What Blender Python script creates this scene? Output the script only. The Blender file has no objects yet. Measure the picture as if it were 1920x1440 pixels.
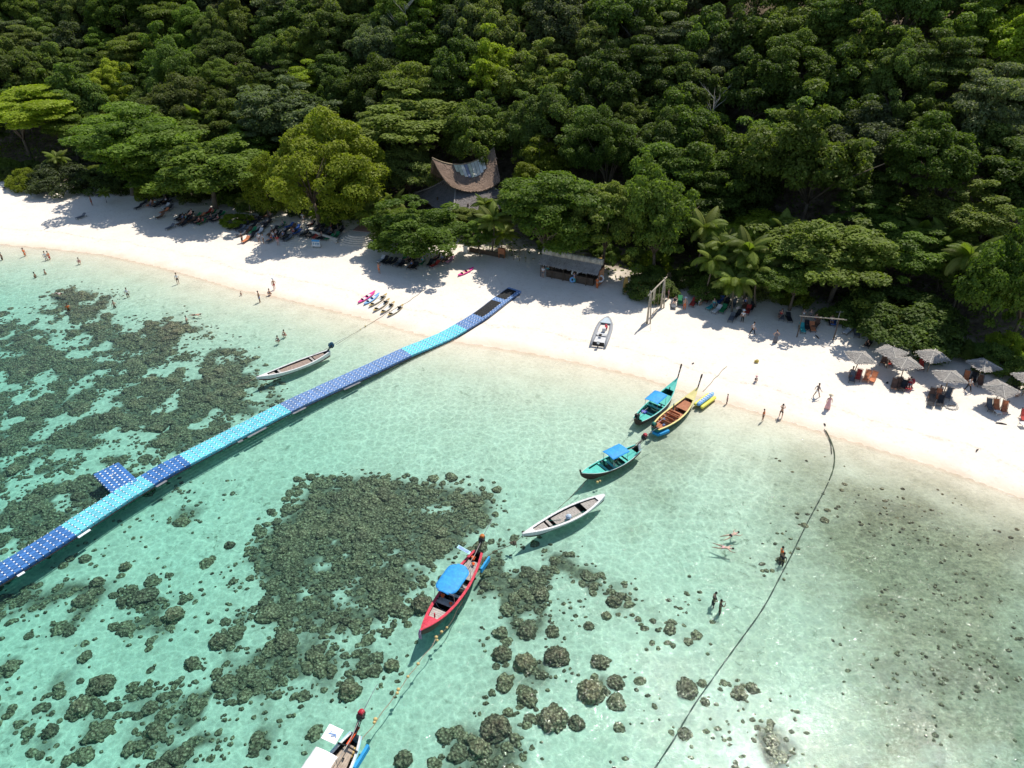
import bpy, bmesh, math, random
import numpy as np
from mathutils import Vector, Matrix, Euler
R = math.radians
rnd = random.Random(7)
rng = np.random.default_rng(7)
C = bpy.context.scene.collection
SC = bpy.context.scene

# ------------------------------------------------------------ camera, sky, sun, exposure
F, TH, CZ = 1331.0, R(33), 45.0
cam_d = bpy.data.cameras.new('camera')
cam = bpy.data.objects.new('camera', cam_d); C.objects.link(cam)
cam.location = (0, 0, CZ); cam.rotation_euler = (R(90) - TH, 0, 0)
cam_d.sensor_width = 36; cam_d.lens = F / 1920 * 36
cam_d.clip_start = .5; cam_d.clip_end = 3000
SC.camera = cam
SUN_EL, SUN_AZ = R(61), R(39)            # azimuth measured from +Y towards +X
w = bpy.data.worlds.new('World'); SC.world = w; w.use_nodes = True
nt = w.node_tree; nt.nodes.clear()
sky = nt.nodes.new('ShaderNodeTexSky'); sky.sky_type = 'NISHITA'; sky.sun_disc = False
sky.sun_elevation = SUN_EL; sky.sun_rotation = SUN_AZ; sky.air_density = 1.0; sky.dust_density = .6
bg = nt.nodes.new('ShaderNodeBackground'); bg.inputs[1].default_value = .12
wo = nt.nodes.new('ShaderNodeOutputWorld')
nt.links.new(sky.outputs[0], bg.inputs[0]); nt.links.new(bg.outputs[0], wo.inputs[0])
sl = bpy.data.lights.new('sun', 'SUN'); sl.energy = 4.4; sl.angle = R(.53); sl.color = (1, .955, .87)
sun = bpy.data.objects.new('sun', sl); C.objects.link(sun)
sdir = Vector((math.cos(SUN_EL) * math.sin(SUN_AZ), math.cos(SUN_EL) * math.cos(SUN_AZ), math.sin(SUN_EL)))
sun.rotation_euler = sdir.to_track_quat('Z', 'Y').to_euler(); sun.location = (60, 80, 90)
vs = SC.view_settings
vs.view_transform = 'Standard'; vs.look = 'None'; vs.exposure = .19; vs.gamma = 1; vs.use_curve_mapping = False
SC.cycles.max_bounces = 6; SC.cycles.diffuse_bounces = 3; SC.cycles.glossy_bounces = 2
SC.cycles.transparent_max_bounces = 8; SC.cycles.transmission_bounces = 3
SC.cycles.sample_clamp_indirect = 6

# ------------------------------------------------------------ pixel (1920x1440 photo) -> place
CT, ST = math.cos(TH), math.sin(TH)
def ray(px, py):
    v = (720 - py) / F
    return Vector(((px - 960) / F, CT + v * ST, -ST + v * CT))
def at(px, py, z=0.):
    r = ray(px, py); t = (z - CZ) / r.z
    return Vector((r.x * t, r.y * t, z))
def proj(p):
    x, y, z = p[0], p[1], p[2] - CZ
    d = y * CT - z * ST
    return 960 + F * x / d, 720 - F * (y * ST + z * CT) / d, d

SHORE = [(-60, 452), (0, 457), (100, 466), (200, 478), (300, 500), (380, 522), (450, 543), (520, 556), (600, 575), (700, 600), (780, 624),
         (870, 642), (1000, 662), (1100, 682), (1200, 705), (1300, 738), (1400, 766), (1480, 790), (1560, 815), (1650, 842), (1750, 872), (1850, 907), (1920, 934), (2000, 965)]
VEG = [(-60, 350), (0, 352), (150, 360), (270, 385), (400, 402), (560, 425), (700, 462), (870, 488), (1000, 508), (1150, 545), (1300, 572), (1450, 590), (1600, 640), (1750, 672), (1920, 730), (2000, 760)]
sh = np.array([at(*p)[:2] for p in SHORE]); ve = np.array([at(p[0], p[1], 1.6)[:2] for p in VEG])
sh = np.vstack([[sh[0, 0] - 300, sh[0, 1] + 40], sh, [sh[-1, 0] + 300, sh[-1, 1] - 160]])
ve = np.vstack([[ve[0, 0] - 300, ve[0, 1] + 40], ve, [ve[-1, 0] + 300, ve[-1, 1] - 140]])
def shore_d(x, y): return (y - np.interp(x, sh[:, 0], sh[:, 1])) * .9
def veg_d(x, y): return (y - np.interp(x, ve[:, 0], ve[:, 1])) * .9
def sm(t): t = np.clip(t, 0, 1); return t * t * (3 - 2 * t)
def vnoise(x, y, s, seed=0):            # smooth value noise, vectorised
    x = np.asarray(x, float) / s + seed * 17.31; y = np.asarray(y, float) / s - seed * 9.7
    xi, yi = np.floor(x).astype(np.int64), np.floor(y).astype(np.int64); fx, fy = x - xi, y - yi
    fx, fy = fx * fx * (3 - 2 * fx), fy * fy * (3 - 2 * fy)
    def h(a, b):
        n = (a * 374761393 + b * 668265263 + seed * 974711) & 0x7fffffff
        n = ((n ^ (n >> 13)) * 1274126177) & 0x7fffffff
        return ((n ^ (n >> 16)) & 0xffff) / 65535.
    return (h(xi, yi) * (1 - fx) + h(xi + 1, yi) * fx) * (1 - fy) + (h(xi, yi + 1) * (1 - fx) + h(xi + 1, yi + 1) * fx) * fy
def height(x, y):
    x = np.asarray(x, float); y = np.asarray(y, float)
    d, e = shore_d(x, y), veg_d(x, y)
    D = np.maximum(-d, 0)
    deep = 1.15 + .75 * sm((20 - x) / 50)                 # the flat on the right stays shallow
    wet = (-deep * (1 - np.exp(-D * .056 / (deep / 1.6)))) * (D / (D + 3.5)) - .012 * (D > 0)
    wet = wet + (.10 * (vnoise(x, y, 7, 3) - .5) + .05 * (vnoise(x, y, 2.3, 4) - .5)) * np.minimum(D / 6, 1)
    dry = .11 * np.minimum(d, 6) + .045 * np.maximum(d - 6, 0)
    dry = np.minimum(dry, 2.1) + (.07 * (vnoise(x, y, 3.1, 5) - .5) + .035 * (vnoise(x, y, .9, 6) - .5)) * np.clip(d / 3, 0, 1)
    e2 = np.maximum(e - 13 - 5 * vnoise(x, y, 40, 8), 0)
    hill = .62 * (np.sqrt(e2 * e2 + 60) - np.sqrt(60)) * (1 + .22 * (vnoise(x, y, 55, 9) - .5))
    hill = np.minimum(hill, 75 + .08 * e2)
    return np.where(d < 0, wet, dry) + hill + (vnoise(x, y, 14, 11) - .5) * np.clip(e2 / 10, 0, 1) * 3
def hz(x, y): return float(height(x, y))
def ground(px, py):
    """first point of the land or the water surface that the pixel sees"""
    r = ray(px, py); t = 20.
    while t < 600:
        p = Vector((0, 0, CZ)) + r * t
        if p.z < max(hz(p.x, p.y), 0): break
        t += .5
    for _ in range(6):
        t0, t1 = t - .5, t
        for _ in range(12):
            m = (t0 + t1) / 2; p = Vector((0, 0, CZ)) + r * m
            if p.z < max(hz(p.x, p.y), 0): t1 = m
            else: t0 = m
        t = t1; break
    return Vector((0, 0, CZ)) + r * t1
def seabed(px, py):
    r = ray(px, py); z = -1.
    for _ in range(8):
        p = at(px, py, z); z = hz(p.x, p.y)
    return at(px, py, z)

# ------------------------------------------------------------ materials
def lin(c): return tuple(((v / 255) / 12.92 if v / 255 < .04045 else ((v / 255 + .055) / 1.055) ** 2.4) for v in c) + (1,)
def rgb(*c): return tuple(c) + (1,)
class NT:
    def __init__(s, name):
        s.m = bpy.data.materials.new(name); s.m.use_nodes = True; s.t = s.m.node_tree; s.t.nodes.clear()
        s.out = s.n('OutputMaterial')
    def n(s, k, **kw):
        nd = s.t.nodes.new('ShaderNode' + k)
        for a, v in kw.items(): setattr(nd, a, v)
        return nd
    def l(s, a, b): s.t.links.new(a, b)
    def noise(s, scale, detail=3, rough=.55, vec=None, dist=0):
        n = s.n('TexNoise'); n.inputs['Scale'].default_value = scale; n.inputs['Detail'].default_value = detail
        n.inputs['Roughness'].default_value = rough; n.inputs['Distortion'].default_value = dist
        if vec: s.l(vec, n.inputs['Vector'])
        return n.outputs[0]
    def ramp(s, fac, stops, interp='LINEAR'):
        r = s.n('ValToRGB'); r.color_ramp.interpolation = interp; e = r.color_ramp.elements
        while len(e) < len(stops): e.new(.5)
        for k, (p, c) in enumerate(stops): e[k].position = p; e[k].color = c if len(c) == 4 else tuple(c) + (1,)
        s.l(fac, r.inputs[0]); return r.outputs[0]
    def mix(s, fac, a, b, mode='MIX'):
        m = s.n('Mix', data_type='RGBA', blend_type=mode)
        for sock, v in ((m.inputs[0], fac), (m.inputs[6], a), (m.inputs[7], b)):
            if isinstance(v, bpy.types.NodeSocket): s.l(v, sock)
            else: sock.default_value = v
        return m.outputs[2]
    def math(s, op, a, b=0., c=None):
        m = s.n('Math', operation=op)
        for k, v in enumerate((a, b) if c is None else (a, b, c)):
            if isinstance(v, bpy.types.NodeSocket): s.l(v, m.inputs[k])
            else: m.inputs[k].default_value = v
        return m.outputs[0]
    def attr(s, name):
        a = s.n('Attribute'); a.attribute_name = name; return a
    def coord(s, which='Object'): return s.n('TexCoord').outputs[which]
    def bump(s, h, strength=.5, dist=.05, normal=None):
        b = s.n('Bump'); b.inputs['Strength'].default_value = strength; b.inputs['Distance'].default_value = dist; s.l(h, b.inputs['Height'])
        if normal: s.l(normal, b.inputs['Normal'])
        return b.outputs[0]
    def pbr(s, col, rough=.7, bump=None, spec=.3, metal=0):
        p = s.n('BsdfPrincipled')
        if isinstance(col, bpy.types.NodeSocket): s.l(col, p.inputs['Base Color'])
        else: p.inputs['Base Color'].default_value = col
        if isinstance(rough, bpy.types.NodeSocket): s.l(rough, p.inputs['Roughness'])
        else: p.inputs['Roughness'].default_value = rough
        p.inputs['Specular IOR Level'].default_value = spec; p.inputs['Metallic'].default_value = metal
        if bump: s.l(bump, p.inputs['Normal'])
        return p
    def done(s, sh): s.l(sh.outputs[0] if hasattr(sh, 'outputs') else sh, s.out.inputs[0]); return s.m
_mc = {}
def M(name, c, rough=.6, var=.25, scale=3., bump=0., spec=.3, metal=0, per=0.):
    """plain painted / wooden / cloth surface with worn mottling; per = change from one object to the next"""
    if name in _mc: return _mc[name]
    s = NT(name); co = s.coord()
    n = s.noise(scale, 5, .6, co)
    dark = tuple(v * (1 - var) for v in c[:3]) + (1,); lite = tuple(min(1, v * (1 + var * .6)) for v in c[:3]) + (1,)
    col = s.ramp(n, [(.3, dark), (.7, lite)])
    if per:
        oi = s.n('ObjectInfo'); h = s.n('HueSaturation'); s.l(col, h.inputs['Color'])
        s.l(s.math('MULTIPLY_ADD', oi.outputs['Random'], per, 1 - per / 2), h.inputs['Value']); col = h.outputs[0]
    b = s.bump(s.noise(scale * 6, 3, .5, co), bump, .02) if bump else None
    _mc[name] = s.done(s.pbr(col, rough, b, spec, metal)); return _mc[name]

# ------------------------------------------------------------ object helpers
def tag(o, label=None, cat=None, group=None, kind=None):
    if label: o['label'] = label
    if cat: o['category'] = cat
    if group: o['group'] = group
    if kind: o['kind'] = kind
    return o
def empty(name, loc=(0, 0, 0), rz=0, label=None, cat=None, group=None, scale=1):
    o = bpy.data.objects.new(name, None); C.objects.link(o); o.location = loc; o.rotation_euler = (0, 0, rz); o.scale = (scale,) * 3
    o.empty_display_size = .1
    return tag(o, label, cat, group)
def link(name, me, m=None, parent=None, loc=(0, 0, 0), rot=(0, 0, 0), scale=(1, 1, 1)):
    o = bpy.data.objects.new(name, me); C.objects.link(o); o.parent = parent; o.location = loc; o.rotation_euler = rot; o.scale = scale
    if m is not None:
        if len(me.materials) == 0: me.materials.append(m)
        elif me.materials[0] is not m:
            o.material_slots[0].link = 'OBJECT'; o.material_slots[0].material = m
    return o
def npmesh(name, v, f, smooth=False, attrs=None):
    """v (n,3); f (m,k) all of one size, k = 3 or 4"""
    v = np.asarray(v, np.float32); f = np.asarray(f, np.int32); me = bpy.data.meshes.new(name); k = f.shape[1]
    me.vertices.add(len(v)); me.vertices.foreach_set('co', v.ravel())
    me.loops.add(f.size); me.loops.foreach_set('vertex_index', f.ravel())
    me.polygons.add(len(f)); me.polygons.foreach_set('loop_start', np.arange(0, f.size, k, dtype=np.int32))
    me.polygons.foreach_set('loop_total', np.full(len(f), k, np.int32))
    if smooth: me.polygons.foreach_set('use_smooth', np.ones(len(f), bool))
    me.update(calc_edges=True)
    for a, val in (attrs or {}).items():
        at_ = me.attributes.new(a, 'FLOAT', 'POINT'); at_.data.foreach_set('value', np.asarray(val, np.float32))
    return me
class MB:
    def __init__(s): s.v = []; s.f = []; s.M = None
    def add(s, vs_, fs):
        n = len(s.v); s.v += [tuple(s.M @ Vector(p)) if s.M else tuple(p) for p in vs_]; s.f += [tuple(n + i for i in q) for q in fs]; return s
    def box(s, c, d, rz=0, rx=0, ry=0, ch=0):
        m = Euler((rx, ry, rz)).to_matrix(); x, y, z = d[0] / 2, d[1] / 2, d[2] / 2
        p = [Vector(c) + m @ Vector((a * x, b * y, e * z)) for e in (-1, 1) for a, b in ((-1, -1), (1, -1), (1, 1), (-1, 1))]
        return s.add(p, [(3, 2, 1, 0), (4, 5, 6, 7), (0, 1, 5, 4), (1, 2, 6, 5), (2, 3, 7, 6), (3, 0, 4, 7)])
    def tube(s, pts, r, n=6, cap=True):
        pts = [Vector(p) for p in pts]; k = len(pts); rs = r if hasattr(r, '__len__') else [r] * k; vv = []
        for i, p in enumerate(pts):
            t = (pts[min(i + 1, k - 1)] - pts[max(i - 1, 0)])
            t = t.normalized() if t.length > 1e-6 else Vector((0, 0, 1))
            up = Vector((0, 0, 1)) if abs(t.z) < .9 else Vector((1, 0, 0)); a = t.cross(up).normalized(); b = a.cross(t)
            for j in range(n):
                q = 2 * math.pi * j / n; vv.append(p + (a * math.cos(q) + b * math.sin(q)) * rs[i])
        ff = [(i * n + j, i * n + (j + 1) % n, (i + 1) * n + (j + 1) % n, (i + 1) * n + j) for i in range(k - 1) for j in range(n)]
        if cap: ff += [tuple(range(n))[::-1], tuple((k - 1) * n + j for j in range(n))]
        return s.add(vv, ff)
    def lathe(s, prof, n=10, c=(0, 0, 0)):
        vv = [(c[0] + r * math.cos(2 * math.pi * j / n), c[1] + r * math.sin(2 * math.pi * j / n), c[2] + z) for r, z in prof for j in range(n)]
        k = len(prof)
        return s.add(vv, [(i * n + j, i * n + (j + 1) % n, (i + 1) * n + (j + 1) % n, (i + 1) * n + j) for i in range(k - 1) for j in range(n)] + [tuple(range(n))[::-1], tuple((k - 1) * n + j for j in range(n))])
    def grid(s, fn, nu, nv, close=False):
        vv = [fn(i / nu, j / nv) for i in range(nu + 1) for j in range(nv + 1)]
        return s.add(vv, [(i * (nv + 1) + j, (i + 1) * (nv + 1) + j, (i + 1) * (nv + 1) + j + 1, i * (nv + 1) + j + 1) for i in range(nu) for j in range(nv)])
    def slab(s, fn, nu, nv, t):
        """closed sheet of thickness t (downwards)"""
        n0 = len(s.v); s.grid(fn, nu, nv); s.grid(lambda a, b: tuple(Vector(fn(a, b)) - Vector((0, 0, t))), nu, nv)
        w_ = nv + 1; n1 = n0 + (nu + 1) * w_; ff = []
        per = [(i, 0) for i in range(nu)] + [(nu, j) for j in range(nv)] + [(i, nv) for i in range(nu, 0, -1)] + [(0, j) for j in range(nv, 0, -1)]
        for a, b in zip(per, per[1:] + per[:1]):
            p, q = a[0] * w_ + a[1], b[0] * w_ + b[1]; ff.append((n0 + p, n1 + p, n1 + q, n0 + q))
        s.f += ff; return s
    def torus(s, c, R_, r, n=16, m=6, tilt=None):
        mt = tilt or Matrix.Identity(3); vv = []
        for i in range(n):
            a = 2 * math.pi * i / n
            for j in range(m):
                b = 2 * math.pi * j / m; q = R_ + r * math.cos(b); vv.append(Vector(c) + mt @ Vector((q * math.cos(a), q * math.sin(a), r * math.sin(b))))
        return s.add(vv, [(i * m + j, ((i + 1) % n) * m + j, ((i + 1) % n) * m + (j + 1) % m, i * m + (j + 1) % m) for i in range(n) for j in range(m)])
    def ball(s, c, r, n=8, k=5):
        r = r if hasattr(r, '__len__') else (r, r, r)
        vv = [(c[0] + r[0] * math.sin(math.pi * (i + .5) / k) * math.cos(2 * math.pi * j / n), c[1] + r[1] * math.sin(math.pi * (i + .5) / k) * math.sin(2 * math.pi * j / n), c[2] - r[2] * math.cos(math.pi * (i + .5) / k)) for i in range(k) for j in range(n)]
        return s.add(vv, [(i * n + j, i * n + (j + 1) % n, (i + 1) * n + (j + 1) % n, (i + 1) * n + j) for i in range(k - 1) for j in range(n)] + [tuple(range(n))[::-1], tuple((k - 1) * n + j for j in range(n))])
    def mesh(s, name, smooth=False):
        me = bpy.data.meshes.new(name); me.from_pydata([tuple(p) for p in s.v], [], s.f); me.update()
        if smooth: me.polygons.foreach_set('use_smooth', [True] * len(me.polygons))
        return me
    def build(s, name, m, parent=None, smooth=False, **kw): return link(name, s.mesh(name, smooth), m, parent, **kw)
def copy_tree(o, parent=None):
    c = o.copy(); C.objects.link(c); c.parent = parent
    for ch in o.children: copy_tree(ch, c)
    return c

# ------------------------------------------------------------ terrain: sea floor, beach and hill in one sheet
def axis(a, b, lo, hi, fine, mid):
    inner = np.arange(a, b + fine, fine)
    left = a - np.cumsum(mid * 1.12 ** np.arange(60)); right = inner[-1] + np.cumsum(mid * 1.12 ** np.arange(60))
    return np.concatenate([left[left > lo][::-1], inner, right[right < hi]])
gx = axis(-95, 85, -700, 700, .7, 1.5); gy = axis(14, 150, -500, 900, .7, 1.5)
X, Y = np.meshgrid(gx, gy, indexing='ij'); Z = height(X, Y)
nx, ny = X.shape; idx = np.arange(nx * ny).reshape(nx, ny)
faces = np.stack([idx[:-1, :-1], idx[1:, :-1], idx[1:, 1:], idx[:-1, 1:]], -1).reshape(-1, 4)
def polymask(pts, soft, x, y):
    """soft inside mask of a world polygon"""
    p = np.array([q[:2] for q in pts]); x = np.asarray(x, float); y = np.asarray(y, float)
    ins = np.zeros(x.shape, bool); dist = np.full(x.shape, 1e9)
    for k in range(len(p)):
        a, b = p[k], p[(k + 1) % len(p)]
        c = ((a[1] > y) != (b[1] > y)) & (x < (b[0] - a[0]) * (y - a[1]) / (b[1] - a[1] + 1e-12) + a[0]); ins ^= c
        ab = b - a; t = np.clip(((x - a[0]) * ab[0] + (y - a[1]) * ab[1]) / (ab @ ab + 1e-9), 0, 1)
        dist = np.minimum(dist, np.hypot(x - a[0] - t * ab[0], y - a[1] - t * ab[1]))
    return np.clip(.5 + np.where(ins, dist, -dist) / soft, 0, 1)
def pxpoly(l): return [seabed(*p) for p in l]
REEF = [  # outline in the photograph, lumps per m2, gap threshold, lump size, seed
 ([(-30, 600), (60, 585), (140, 540), (215, 560), (190, 592), (300, 604), (345, 592), (395, 640), (450, 665), (486, 715), (515, 748), (440, 800), (330, 850), (250, 905), (140, 975), (0, 1030), (-60, 1040)], 3.6, .42, (.28, .58), 21),
 ([(600, 905), (700, 903), (790, 915), (905, 932), (912, 975), (860, 1020), (800, 1045), (770, 1085), (720, 1145), (680, 1168), (600, 1172), (540, 1150), (515, 1095), (470, 1060), (500, 1010), (560, 960)], 4.8, .2, (.22, .46), 22),
 ([(330, 1075), (520, 1060), (560, 1180), (720, 1215), (700, 1265), (560, 1290), (500, 1260), (380, 1240), (240, 1190), (250, 1130)], 1.6, .5, (.3, .7), 23),
 ([(-60, 1080), (150, 1055), (230, 1100), (170, 1170), (120, 1290), (-40, 1330)], 1.3, .5, (.3, .7), 24),
 ([(335, 1300), (420, 1262), (510, 1275), (510, 1340), (470, 1470), (320, 1470)], 3.2, .40, (.25, .55), 25),
 ([(-60, 1330), (140, 1290), (340, 1310), (360, 1480), (-80, 1500)], .9, .5, (.3, .7), 26),
 ([(510, 1300), (600, 1330), (590, 1400), (520, 1440), (480, 1400)], 1.5, .5, (.3, .5), 27),
 ([(890, 1062), (960, 1022), (1000, 1030), (1060, 1045), (1120, 1080), (1100, 1140), (1040, 1182), (980, 1190), (920, 1150)], 2.4, .54, (.28, .6), 28),
 ([(905, 1205), (1060, 1200), (1140, 1235), (1195, 1290), (1175, 1335), (1110, 1320), (1050, 1290), (985, 1290), (915, 1250)], 1.3, .58, (.3, .6), 29),
 ([(1390, 1300), (1430, 1330), (1475, 1400), (1490, 1470), (1410, 1470), (1400, 1380)], 2.6, .42, (.2, .45), 30),
 ([(870, 1340), (950, 1330), (970, 1420), (900, 1480), (840, 1460)], 2.2, .4, (.35, .7), 31),
 ([(590, 1235), (760, 1250), (700, 1330), (600, 1330)], .5, .6, (.25, .5), 32),
 ([(1210, 1110), (1300, 1120), (1290, 1200), (1230, 1200)], 1.0, .5, (.25, .5), 33),
 ([(1060, 1040), (1200, 1080), (1200, 1190), (1120, 1180)], .8, .55, (.25, .55), 34),
 ([(160, 900), (330, 870), (420, 940), (330, 1010), (150, 1050)], 1.0, .55, (.25, .55), 35),
 ([(560, 1180), (700, 1190), (720, 1240), (640, 1300), (540, 1280)], 1.3, .45, (.3, .7), 37),
 ([(180, 1290), (330, 1250), (350, 1330), (230, 1380)], .9, .5, (.3, .6), 38),
 ([(650, 1330), (860, 1340), (880, 1470), (700, 1470)], .35, .6, (.25, .6), 39),
 ([(1180, 1330), (1400, 1330), (1400, 1470), (1150, 1470)], .45, .6, (.2, .5), 40),
 ([(1560, 930), (1700, 925), (1850, 985), (1940, 1010), (1990, 1380), (1760, 1400), (1620, 1300), (1580, 1120)], .55, .50, (.09, .2), 42),
 ([(1480, 880), (1560, 880), (1500, 1010), (1440, 1060)], .6, .5, (.15, .35), 41),
]
REEFW = [(pxpoly(p), dn, th, sz, sd) for p, dn, th, sz, sd in REEF]
reef = np.zeros(X.shape)
for pl, dn, th, sz, sd in REEFW:
    reef = np.maximum(reef, polymask(pl, 2.5, X, Y) * np.clip((vnoise(X, Y, 3.4, sd) * .5 + vnoise(X, Y, 1.4, sd + 40) * .5 - th) * 7, 0, 1) * min(1, dn / 2.6))
RUB = pxpoly([(1500, 880), (1600, 895), (1700, 905), (1850, 965), (1960, 1000), (2050, 1500), (1540, 1500), (1600, 1280), (1540, 1120), (1480, 980)])
RUB2 = pxpoly([(1200, 790), (1310, 760), (1330, 850), (1290, 960), (1180, 1010), (1150, 900)])
rub = np.maximum(1.15 * polymask(RUB, 13, X, Y), .45 * polymask(RUB2, 6, X, Y)); rub = np.maximum(rub, .35 * polymask(pxpoly([(1380, 880), (1560, 860), (1600, 1480), (1180, 1480), (1300, 1150)]), 9, X, Y))
ter = npmesh('ground', np.stack([X, Y, Z], -1).reshape(-1, 3), faces, True,
             {'reef': reef.ravel(), 'rubble': rub.ravel(), 'inland': veg_d(X, Y).ravel(), 'sea': shore_d(X, Y).ravel()})
s = NT('beach sand and sea floor'); co = s.coord()
land = s.attr('inland').outputs['Fac']; sea = s.attr('sea').outputs['Fac']; rf = s.attr('reef').outputs['Fac']; rb = s.attr('rubble').outputs['Fac']
n1 = s.noise(.35, 5, .6, co); n2 = s.noise(3.5, 5, .65, co); n3 = s.noise(14, 3, .6, co)
dry = s.ramp(s.math('ADD', s.math('MULTIPLY', n1, .6), s.math('MULTIPLY', n2, .4)), [(.3, (.76, .665, .56)), (.7, (.83, .755, .66))])
wet = s.ramp(n1, [(.3, (.68, .55, .42)), (.7, (.75, .62, .49))])
edge = s.math('ADD', s.math('MULTIPLY', sea, .55), s.math('MULTIPLY_ADD', s.noise(.25, 3, .6, co), 1.6, -.8))
tl = s.math('ABSOLUTE', s.math('ADD', s.math('ADD', sea, -4.6), s.math('MULTIPLY_ADD', s.noise(.12, 4, .6, co), -5., 2.5)))
dry = s.mix(s.math('MULTIPLY', s.ramp(tl, [(0, (1, 1, 1)), (.35, (0, 0, 0))]), s.ramp(s.noise(2.5, 6, .75, co), [(.45, (0, 0, 0)), (.6, (.55, .55, .55))])), dry, rgb(.45, .34, .23))
dry = s.mix(s.ramp(s.noise(1.6, 6, .75, co), [(.56, (0, 0, 0)), (.70, (.5, .5, .5))]), dry, rgb(.50, .41, .32))
col = s.mix(s.ramp(edge, [(0, (1, 1, 1)), (1., (.0, .0, .0))]), dry, wet)       # damp strip at the waterline
under = s.ramp(s.math('ADD', s.math('MULTIPLY', n1, .4), s.math('MULTIPLY', n2, .6)), [(.25, (.56, .52, .42)), (.5, (.77, .72, .60)), (.8, (.88, .84, .73))])
col = s.mix(s.ramp(s.math('MULTIPLY_ADD', sea, .5, .5), [(0, (1, 1, 1)), (.5, (0, 0, 0))]), col, under)
# rubble flat: broken coral and weed on sand, streaked along the shore
mp = s.n('Mapping'); s.l(co, mp.inputs[0]); mp.inputs['Rotation'].default_value = (0, 0, R(35)); mp.inputs['Scale'].default_value = (1, 2.2, 1)
r1 = s.math('ADD', s.math('MULTIPLY', s.noise(1.1, 7, .72, mp.outputs[0], .6), .55), s.math('MULTIPLY', s.noise(4.5, 6, .7, co), .45)); r2 = s.noise(.22, 3, .6, co)
rubc = s.ramp(r1, [(.34, (.11, .10, .06)), (.46, (.27, .235, .15)), (.56, (.42, .37, .245)), (.72, (.56, .50, .35))])
rfac = s.math('MULTIPLY', s.math('GREATER_THAN', 1.5, 0.), s.ramp(s.math('ADD', s.math('MULTIPLY', rb, .85), s.math('MULTIPLY_ADD', r2, .9, -.45)), [(.12, (0, 0, 0)), (.85, (.9, .9, .9))]))
col = s.mix(rfac, col, rubc)
# loose dark specks of weed all over the sea floor
sp = s.ramp(s.noise(1.1, 6, .7, co, .8), [(.57, (0, 0, 0)), (.68, (1, 1, 1))])
spf = s.math('MULTIPLY', s.math('MULTIPLY', sp, s.ramp(s.math('MULTIPLY', sea, -.1), [(.15, (0, 0, 0)), (.9, (1, 1, 1))])), s.ramp(s.noise(.07, 3, .5, co), [(.42, (.08, .08, .08)), (.62, (.75, .75, .75))]))
col = s.mix(spf, col, rgb(.13, .14, .085))
reefc = s.ramp(s.noise(2.6, 6, .7, co), [(.3, (.04, .034, .022)), (.5, (.14, .115, .07)), (.7, (.36, .30, .19))])
col = s.mix(s.ramp(rf, [(.05, (0, 0, 0)), (.5, (.9, .9, .9))]), col, reefc)
soil = s.ramp(s.noise(.8, 6, .7, co), [(.35, (.10, .075, .05)), (.55, (.22, .17, .12)), (.72, (.42, .35, .27))])
hf = s.ramp(s.math('MULTIPLY_ADD', land, .04, s.math('MULTIPLY_ADD', s.noise(.3, 4, .6, co), .5, -.35)), [(.05, (0, 0, 0)), (.35, (1, 1, 1))])
col = s.mix(hf, col, soil)
hh = s.math('ADD', s.math('MULTIPLY', s.noise(2.2, 4, .6, co), 1.0), s.math('MULTIPLY', n3, .3))
s.done(s.pbr(col, .9, s.bump(hh, .55, .10), .12)); ter.materials.append(s.m)
tag(link('ground', ter), kind='structure', label='white sand beach running down into a shallow sandy sea floor and up into a wooded hill')

# ------------------------------------------------------------ the sea: rippled surface over an absorbing body of water
s = NT('clear sea water'); co = s.coord()
wv = s.noise(.55, 3, .55, co, .4); wv2 = s.noise(2.1, 4, .6, co, .5); wv3 = s.noise(7, 2, .5, co)
bh = s.math('ADD', s.math('ADD', s.math('MULTIPLY', wv, .55), s.math('MULTIPLY', wv2, .30)), s.math('MULTIPLY', wv3, .06))
bn = s.bump(bh, 1.0, .21)
fr = s.n('Fresnel'); fr.inputs[0].default_value = 1.33; s.l(bn, fr.inputs['Normal'])
gl = s.n('BsdfGlossy'); gl.inputs['Roughness'].default_value = .04; s.l(bn, gl.inputs['Normal'])
tr = s.n('BsdfTransparent')
# caustic light painted into the transparent colour: a bright net of cell edges
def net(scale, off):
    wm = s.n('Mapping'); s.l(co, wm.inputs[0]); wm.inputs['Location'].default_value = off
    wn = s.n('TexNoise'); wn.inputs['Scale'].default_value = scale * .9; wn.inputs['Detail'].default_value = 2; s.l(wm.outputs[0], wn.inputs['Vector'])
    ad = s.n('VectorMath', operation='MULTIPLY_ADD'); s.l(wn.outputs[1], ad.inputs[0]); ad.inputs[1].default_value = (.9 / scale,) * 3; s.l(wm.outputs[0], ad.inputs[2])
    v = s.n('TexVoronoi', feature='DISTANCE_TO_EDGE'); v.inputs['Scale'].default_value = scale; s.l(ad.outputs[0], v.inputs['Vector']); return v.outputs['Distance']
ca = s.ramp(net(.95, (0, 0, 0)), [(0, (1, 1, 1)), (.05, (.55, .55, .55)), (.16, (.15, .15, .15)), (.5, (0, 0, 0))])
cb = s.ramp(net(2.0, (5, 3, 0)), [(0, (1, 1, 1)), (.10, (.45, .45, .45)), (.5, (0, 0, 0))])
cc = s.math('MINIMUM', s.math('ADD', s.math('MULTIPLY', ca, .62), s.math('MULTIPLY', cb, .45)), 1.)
sx = s.n('SeparateXYZ'); s.l(co, sx.inputs[0])          # the painted net fades in with distance from the beach
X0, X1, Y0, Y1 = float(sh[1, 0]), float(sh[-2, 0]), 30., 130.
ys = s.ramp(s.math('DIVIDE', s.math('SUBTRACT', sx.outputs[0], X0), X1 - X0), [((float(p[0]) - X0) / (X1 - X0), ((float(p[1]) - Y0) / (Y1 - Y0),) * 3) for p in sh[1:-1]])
dd_ = s.math('SUBTRACT', s.math('MULTIPLY_ADD', ys, Y1 - Y0, Y0), sx.outputs[1])
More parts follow.
